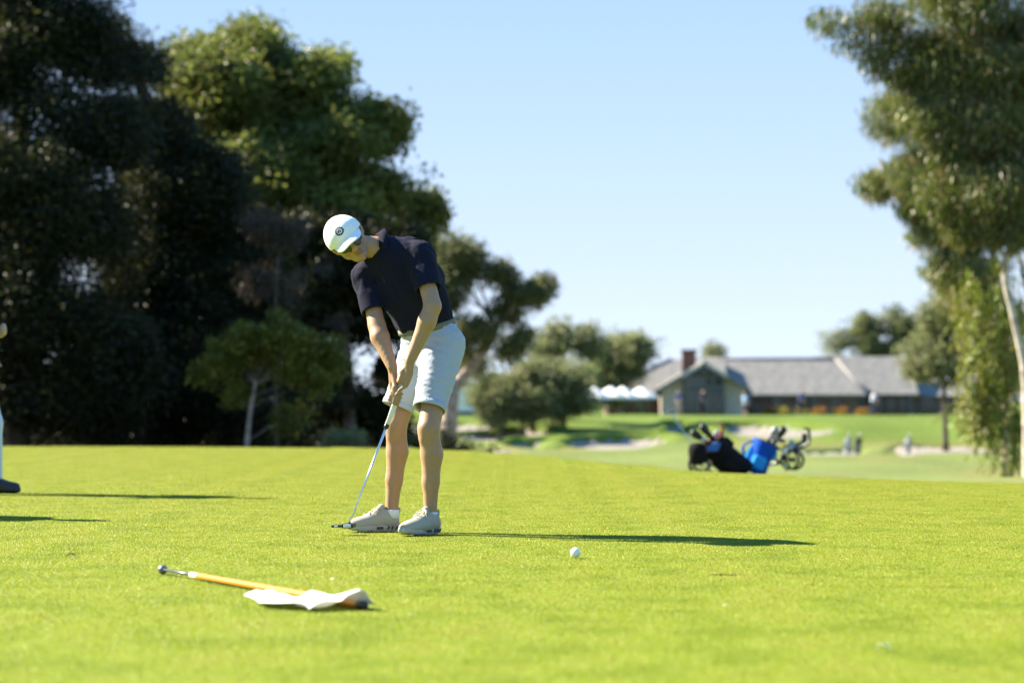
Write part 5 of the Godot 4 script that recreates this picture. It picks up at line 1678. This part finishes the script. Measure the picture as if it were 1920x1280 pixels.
	for q in [[Vector3(3.512, -0.191, -31), lin(0.72, 0.66, 0.55), "white golf ball in the trolley's ball holder", "ball_pale"], [Vector3(3.559, -0.177, -31), lin(0.05, 0.4, 0.02), "green golf ball in the trolley's ball holder", "ball_green"], [Vector3(3.518, -0.232, -31), lin(0.65, 0.25, 0.05), "orange golf ball in the trolley's ball holder", "ball_orange"]]:
		tag(piece("golf_ball", Shape.new(true).lathe(range(9).map(func(k: int) -> Array: return [maxf(0.0004, 0.0213 * cos(-PI / 2 + PI * k / 8.0)), 0.0213 * sin(-PI / 2 + PI * k / 8.0)]), Transform3D(), 16).mesh(), mat(q[3], q[1], 0.35), self, q[0]), q[2], "golf ball")
	# bags left far off beside a bunker
	for q in [[18.6, 134.0, lin(0.3, 0.34, 0.4), "far pale golf bag standing left of its pair by the fairway bunker"], [19.25, 134.5, lin(0.02, 0.025, 0.03), "far dark golf bag standing right of its pair by the fairway bunker"], [22.1, 135.0, lin(0.4, 0.41, 0.42), "far pale golf bag standing alone by the fairway bunker"]]:
		var at := Vector3(q[0], ground_height(q[0], q[1]) - 0.02, -q[1])
		golf_bag(at, at + Vector3(0.06, 0.86, -0.05), 0.16, q[3], q[2], lin(0.12, 0.13, 0.14), lin(0.03, 0.03, 0.03))
		club(at + Vector3(0.03, 0.5, 0), at + Vector3(0.1, 1.08, 0), "cover", q[3].replace("golf bag standing", "headcovered club in the bag"), lin(0.5, 0.5, 0.5), black)



# ---------------------------------------------------------------- the clubhouse

# a roof plane (three or four corners, seen from above) with thickness
func slab(s: Shape, points: Array, thick := 0.16) -> void:
	var n: Vector3 = (points[1] - points[0]).cross(points[2] - points[0]).normalized()
	if n.y < 0.0:
		n = -n
	var low := points.map(func(p: Vector3) -> Vector3: return p - n * thick)
	s.loft([low, points], true)


func window_unit(parent: Node3D, left: float, low: float, z: float, wide: float, high: float, lights: int, frame_mat: Material) -> void:
	var t := 0.07
	var f := Shape.new()
	f.box(Vector3(left, low, z - 0.05), Vector3(left + wide, low + t, z + 0.09))
	f.box(Vector3(left, low + high - t, z - 0.05), Vector3(left + wide, low + high, z + 0.09))
	for k in lights + 1:
		var x := left + (wide - t) * k / lights
		f.box(Vector3(x, low + t, z - 0.05), Vector3(x + t, low + high - t, z + 0.085))
	var unit := piece("window", f.mesh(), frame_mat, parent)
	for k in lights:
		var x := left + (wide - t) * k / lights + t
		piece("pane", Shape.new().box(Vector3(x, low + t, z), Vector3(x + (wide - t) / lights - t, low + high - t, z + 0.02)).mesh(), mat("window_glass", lin(0.02, 0.027, 0.032), 0.06, 0.0, 0.6), unit)
	piece("sill", Shape.new().box(Vector3(left - 0.08, low - 0.09, z - 0.05), Vector3(left + wide + 0.08, low - 0.003, z + 0.16)).mesh(), frame_mat, unit)


func make_clubhouse() -> void:
	var ground := ground_height(22.0, 216.0)
	var root := thing("clubhouse", "long low clubhouse with grey roofs, brown brick walls and a glazed gable", "building", Vector3(22.0, ground, -216.0))
	var o := -root.position
	var tiles := world_textured("roof_tiles", noise_colors(256, 61, 0.02, 4, [[0.2, Color(0.16, 0.155, 0.15)], [0.5, Color(0.205, 0.2, 0.19)], [0.8, Color(0.25, 0.24, 0.225)]], 0.15), 5.0, 0.85, 0.2)
	var brick := world_textured("brown_brick", noise_colors(256, 62, 0.04, 3, [[0.2, Color(0.12, 0.085, 0.07)], [0.5, Color(0.17, 0.125, 0.105)], [0.8, Color(0.21, 0.16, 0.135)]], 0.25), 3.0, 0.9, 0.2)
	var render_wall := world_textured("beige_render", noise_colors(128, 63, 0.03, 3, [[0.2, Color(0.44, 0.385, 0.31)], [0.8, Color(0.52, 0.46, 0.38)]], 0.1), 4.0, 0.9, 0.2)
	var dark_frame := mat("dark_frame", lin(0.035, 0.04, 0.042), 0.5)
	var grey_frame := mat("grey_frame", lin(0.14, 0.15, 0.15), 0.5)
	var pale_trim := mat("pale_trim", lin(0.42, 0.4, 0.36), 0.6)
	var fascia := mat("grey_fascia", lin(0.2, 0.19, 0.18), 0.6)
	var v := func(x: float, y: float, z: float) -> Vector3: return Vector3(x, y, z) + o
	var y0 := ground - 0.2
	var wall := func(called: String, m: Material, x0: float, x1: float, z0: float, z1: float, top: float) -> void:
		piece(called, Shape.new().box(v.call(x0, y0, z0), v.call(x1, top, z1)).mesh(), m, root)
	# main range
	wall.call("main_wall", brick, 19.5, 31.5, -228.0, -219.0, 1.35)
	var roof := Shape.new()
	slab(roof, [v.call(17.8, 4.36, -223.5), v.call(29.95, 4.36, -223.5), v.call(32.1, 1.1, -218.3), v.call(19.0, 1.1, -218.3)])
	slab(roof, [v.call(17.8, 4.36, -223.5), v.call(29.95, 4.36, -223.5), v.call(32.1, 1.1, -228.7), v.call(19.0, 1.1, -228.7)])
	slab(roof, [v.call(29.95, 4.36, -223.5), v.call(32.1, 1.1, -218.3), v.call(32.1, 1.1, -228.7)])
	var main_roof := piece("main_roof", roof.mesh(), tiles, root)
	piece("hip_ridge", Shape.new(true).tube([v.call(29.95, 4.4, -223.5), v.call(32.1, 1.14, -218.3)], [0.13], 8).mesh(), fascia, main_roof)
	piece("ridge", Shape.new(true).tube([v.call(17.8, 4.4, -223.5), v.call(29.95, 4.4, -223.5)], [0.12], 8).mesh(), fascia, main_roof)
	piece("gutter", Shape.new().box(v.call(20.6, 0.92, -218.4), v.call(32.1, 1.06, -218.24)).mesh(), fascia, main_roof)
	# right range, set back
	wall.call("right_wall", brick, 31.0, 36.8, -231.0, -223.6, 1.4)
	var roof_r := Shape.new()
	slab(roof_r, [v.call(28.6, 4.7, -228.2), v.call(36.9, 4.7, -228.2), v.call(37.6, 1.12, -222.8), v.call(28.6, 1.12, -222.8)])
	slab(roof_r, [v.call(28.6, 4.7, -228.2), v.call(36.9, 4.7, -228.2), v.call(37.6, 1.12, -233.6), v.call(28.6, 1.12, -233.6)])
	slab(roof_r, [v.call(36.9, 4.7, -228.2), v.call(37.6, 1.12, -222.8), v.call(37.6, 1.12, -233.6)])
	var right_roof := piece("right_roof", roof_r.mesh(), tiles, root)
	piece("hip_ridge", Shape.new(true).tube([v.call(36.9, 4.74, -228.2), v.call(37.6, 1.16, -222.8)], [0.12], 8).mesh(), fascia, right_roof)
	# low range at the far right
	wall.call("low_wall", brick, 36.8, 42.5, -231.0, -224.4, 1.2)
	var roof_low := Shape.new()
	slab(roof_low, [v.call(37.0, 2.5, -228.0), v.call(42.8, 2.5, -228.0), v.call(42.8, 1.0, -223.9), v.call(37.0, 1.0, -223.9)])
	piece("low_roof", roof_low.mesh(), tiles, root)
	# left range with its long hip
	wall.call("left_wall", brick, 8.6, 17.0, -227.0, -216.9, 1.3)
	var roof_l := Shape.new()
	slab(roof_l, [v.call(14.6, 4.34, -222.0), v.call(19.5, 4.34, -222.0), v.call(19.5, 1.1, -216.1), v.call(7.6, 1.1, -216.1)])
	slab(roof_l, [v.call(14.6, 4.34, -222.0), v.call(7.6, 1.1, -216.1), v.call(7.6, 1.1, -227.9)])
	slab(roof_l, [v.call(14.6, 4.34, -222.0), v.call(19.5, 4.34, -222.0), v.call(19.5, 1.1, -227.9), v.call(7.6, 1.1, -227.9)])
	var left_roof := piece("left_roof", roof_l.mesh(), tiles, root)
	piece("hip_ridge", Shape.new(true).tube([v.call(14.6, 4.38, -222.0), v.call(7.6, 1.14, -216.1)], [0.12], 8).mesh(), fascia, left_roof)
	# front gable: beige wall, roof and pale barge boards
	var gable := Shape.new()
	var outline := [Vector2(13.2, y0), Vector2(20.5, y0), Vector2(20.5, 1.5), Vector2(16.85, 3.72), Vector2(13.2, 1.5)]
	gable.loft([outline.map(func(p: Vector2) -> Vector3: return v.call(p.x, p.y, -217.5)), outline.map(func(p: Vector2) -> Vector3: return v.call(p.x, p.y, -212.0))], true)
	piece("gable_wall", gable.mesh(), render_wall, root)
	var roof_g := Shape.new()
	slab(roof_g, [v.call(16.85, 4.02, -223.5), v.call(16.85, 4.02, -211.4), v.call(12.6, 1.43, -211.4), v.call(12.6, 1.43, -219.0)])
	slab(roof_g, [v.call(16.85, 4.02, -223.5), v.call(16.85, 4.02, -211.4), v.call(21.1, 1.43, -211.4), v.call(21.1, 1.43, -219.5)])
	var gable_roof := piece("gable_roof", roof_g.mesh(), tiles, root)
	for s in [-1.0, 1.0]:
		piece("barge_board", Shape.new().quad_strip([v.call(16.85, 3.98, -211.37), v.call(16.85 + s * 4.25, 1.39, -211.37)], Vector3(0, -0.26, 0), Vector3(0, 0, 0.06)).mesh(), fascia, gable_roof)
	# glazed bay in the gable
	var bay := Shape.new()
	var bay_line := [Vector2(15.0, y0), Vector2(18.55, y0), Vector2(18.55, 2.75), Vector2(16.78, 3.7), Vector2(15.0, 2.75)]
	bay.loft([bay_line.map(func(p: Vector2) -> Vector3: return v.call(p.x, p.y, -212.5)), bay_line.map(func(p: Vector2) -> Vector3: return v.call(p.x, p.y, -211.0))], true)
	var glazed := piece("glazed_bay", bay.mesh(), dark_frame, root)
	var roof_b := Shape.new()
	slab(roof_b, [v.call(16.78, 3.98, -213.0), v.call(16.78, 3.98, -210.6), v.call(18.95, 2.72, -210.6), v.call(18.95, 2.72, -213.0)], 0.3)
	slab(roof_b, [v.call(16.78, 3.98, -213.0), v.call(16.78, 3.98, -210.6), v.call(14.6, 2.72, -210.6), v.call(14.6, 2.72, -213.0)], 0.3)
	piece("bay_roof", roof_b.mesh(), pale_trim, glazed)
	for row in [[1.75, 0.9, 4], [y0 + 0.35, 2.75, 4]]:
		for k in 4:
			window_unit(root, 15.12 + k * 0.84 + o.x, row[0] + o.y, -210.98 + o.z, 0.78, row[1], 2 if row[1] > 1.0 else 1, grey_frame)
	piece("round_window", Shape.new(true).lathe([[0.5, -0.06], [0.52, 0.0], [0.44, 0.05], [0.02, 0.05]], Transform3D(Basis(Vector3.RIGHT, PI / 2), v.call(16.78, 3.05, -210.93)), 24).mesh(), mat("window_glass", Color.BLACK), glazed)
	# chimney
	var stack := piece("chimney", Shape.new().box(v.call(15.05, 1.9, -214.2), v.call(16.25, 4.85, -213.2)).mesh(), world_textured("chimney_brick", noise_colors(128, 64, 0.06, 3, [[0.2, Color(0.1, 0.055, 0.045)], [0.8, Color(0.2, 0.11, 0.09)]], 0.3), 1.4, 0.9, 0.2), root)
	piece("chimney_cap", Shape.new().box(v.call(14.95, 4.853, -214.3), v.call(16.35, 5.05, -213.1)).mesh(), mat("cap_brick", lin(0.11, 0.065, 0.055), 0.9), stack)
	# windows of the other walls: [left, wall z, width, lights]
	for q in [[20.75, -219.0, 1.1, 3], [23.55, -219.0, 0.95, 2], [25.7, -219.0, 0.9, 2], [27.1, -219.0, 0.75, 2], [28.9, -219.0, 0.95, 2], [33.4, -223.6, 1.0, 2], [34.6, -223.6, 1.0, 2], [35.75, -223.6, 0.95, 2], [9.4, -216.9, 1.3, 2], [11.2, -216.9, 1.3, 2], [38.0, -224.4, 1.2, 2]]:
		window_unit(root, q[0] + o.x, -1.0 + o.y, q[1] + 0.02 + o.z, q[2], 1.85, q[3], dark_frame)
	for x in [32.2, 33.0, 36.7]:
		piece("post", Shape.new().box(v.call(x, y0, -222.95), v.call(x + 0.16, 1.0, -222.8)).mesh(), grey_frame, root)
	# white parasols on the terrace
	var names := ["white parasol at the outer end of the terrace row", "white parasol second from the outer end of the terrace row", "white parasol third from the outer end of the terrace row", "white parasol nearest the clubhouse on the terrace"]
	var px := [6.85, 8.3, 9.35, 10.95]
	for i in 4:
		var at := Vector3(px[i], ground_height(px[i], 202.0 + i), -202.0 - i)
		var p := thing("parasol", names[i], "parasol", at, 0.0, "parasols on the terrace")
		var canopy := Shape.new()
		var rim := []
		for k in 8:
			var w := TAU * (k + 0.5) / 8
			rim.append(Vector3(cos(w) * 1.5, 2.2 + 0.05 * (i % 2), sin(w) * 1.5))
		canopy.loft([rim.map(func(q: Vector3) -> Vector3: return q - Vector3(0, 0.22, 0)), rim, rim.map(func(q: Vector3) -> Vector3: return Vector3(q.x * 0.45, 2.72, q.z * 0.45)), rim.map(func(q: Vector3) -> Vector3: return Vector3(q.x * 0.05, 3.05, q.z * 0.05))], false)
		var white := cloth("parasol_canvas", lin(0.75, 0.75, 0.74), 0.05)
		piece("canopy", canopy.mesh(), white, p)
		piece("pole", Shape.new(true).tube([Vector3(0, 0.06, 0), Vector3(0, 3.08, 0)], [0.035], 8).mesh(), grey_frame, p)
		piece("foot", Shape.new(true).lathe([[0.4, 0.0], [0.4, 0.06], [0.1, 0.1]], Transform3D(), 16).mesh(), grey_frame, p)
	# low planting before the walls
	var bloom := spray(0, 91, [Color(0.35, 0.14, 0.03), Color(0.4, 0.24, 0.04), Color(0.1, 0.13, 0.03)])
	var gold := spray(0, 92, [Color(0.38, 0.3, 0.05), Color(0.14, 0.17, 0.03)])
	var leafy := leaf_material("leaves", Color.WHITE)
	var spots := [[22.6, "first", 0], [24.0, "second", 1], [25.7, "third", 1], [27.3, "fourth", 0], [29.0, "fifth", 0], [31.0, "last", 0]]
	for q in spots:
		var c := Vector3(q[0], -0.55, -213.5)
		tree("flower_bush", "%s %s flower bush from the gable along the brick wall" % [q[1], ["orange", "gold"][q[2]]], "flower bushes along the clubhouse wall", [Vector3(c.x, 0, c.z), c], 0.04, [[c, 0.5, 60, 0.8]], bloom if q[2] == 0 else gold, leafy, mats.grey_bark, 1.1, -0.9, 300 + int(q[0]))
	# white shed among the trees
	var shed := thing("white_shed", "white walled shed with a dark flat roof behind the spreading gum", "shed", Vector3(-3.1, ground_height(-3.1, 172.0), -172.0))
	piece("wall", Shape.new().box(Vector3(-1.3, 0.55, -1.5), Vector3(1.1, 2.35, 1.5)).mesh(), mat("white_paint", lin(0.82, 0.83, 0.85), 0.7), shed)
	piece("plinth", Shape.new().box(Vector3(-1.33, -0.2, -1.53), Vector3(1.13, 0.55, 1.53)).mesh(), mat("blue_plinth", lin(0.06, 0.08, 0.12), 0.7), shed)
	piece("roof", Shape.new().box(Vector3(-1.6, 2.353, -1.8), Vector3(1.4, 2.5, 1.8)).mesh(), dark_frame, shed)
	piece("door", Shape.new().box(Vector3(0.45, 0.552, 1.503), Vector3(0.95, 2.1, 1.56)).mesh(), mat("green_door", lin(0.12, 0.3, 0.1), 0.6), shed)
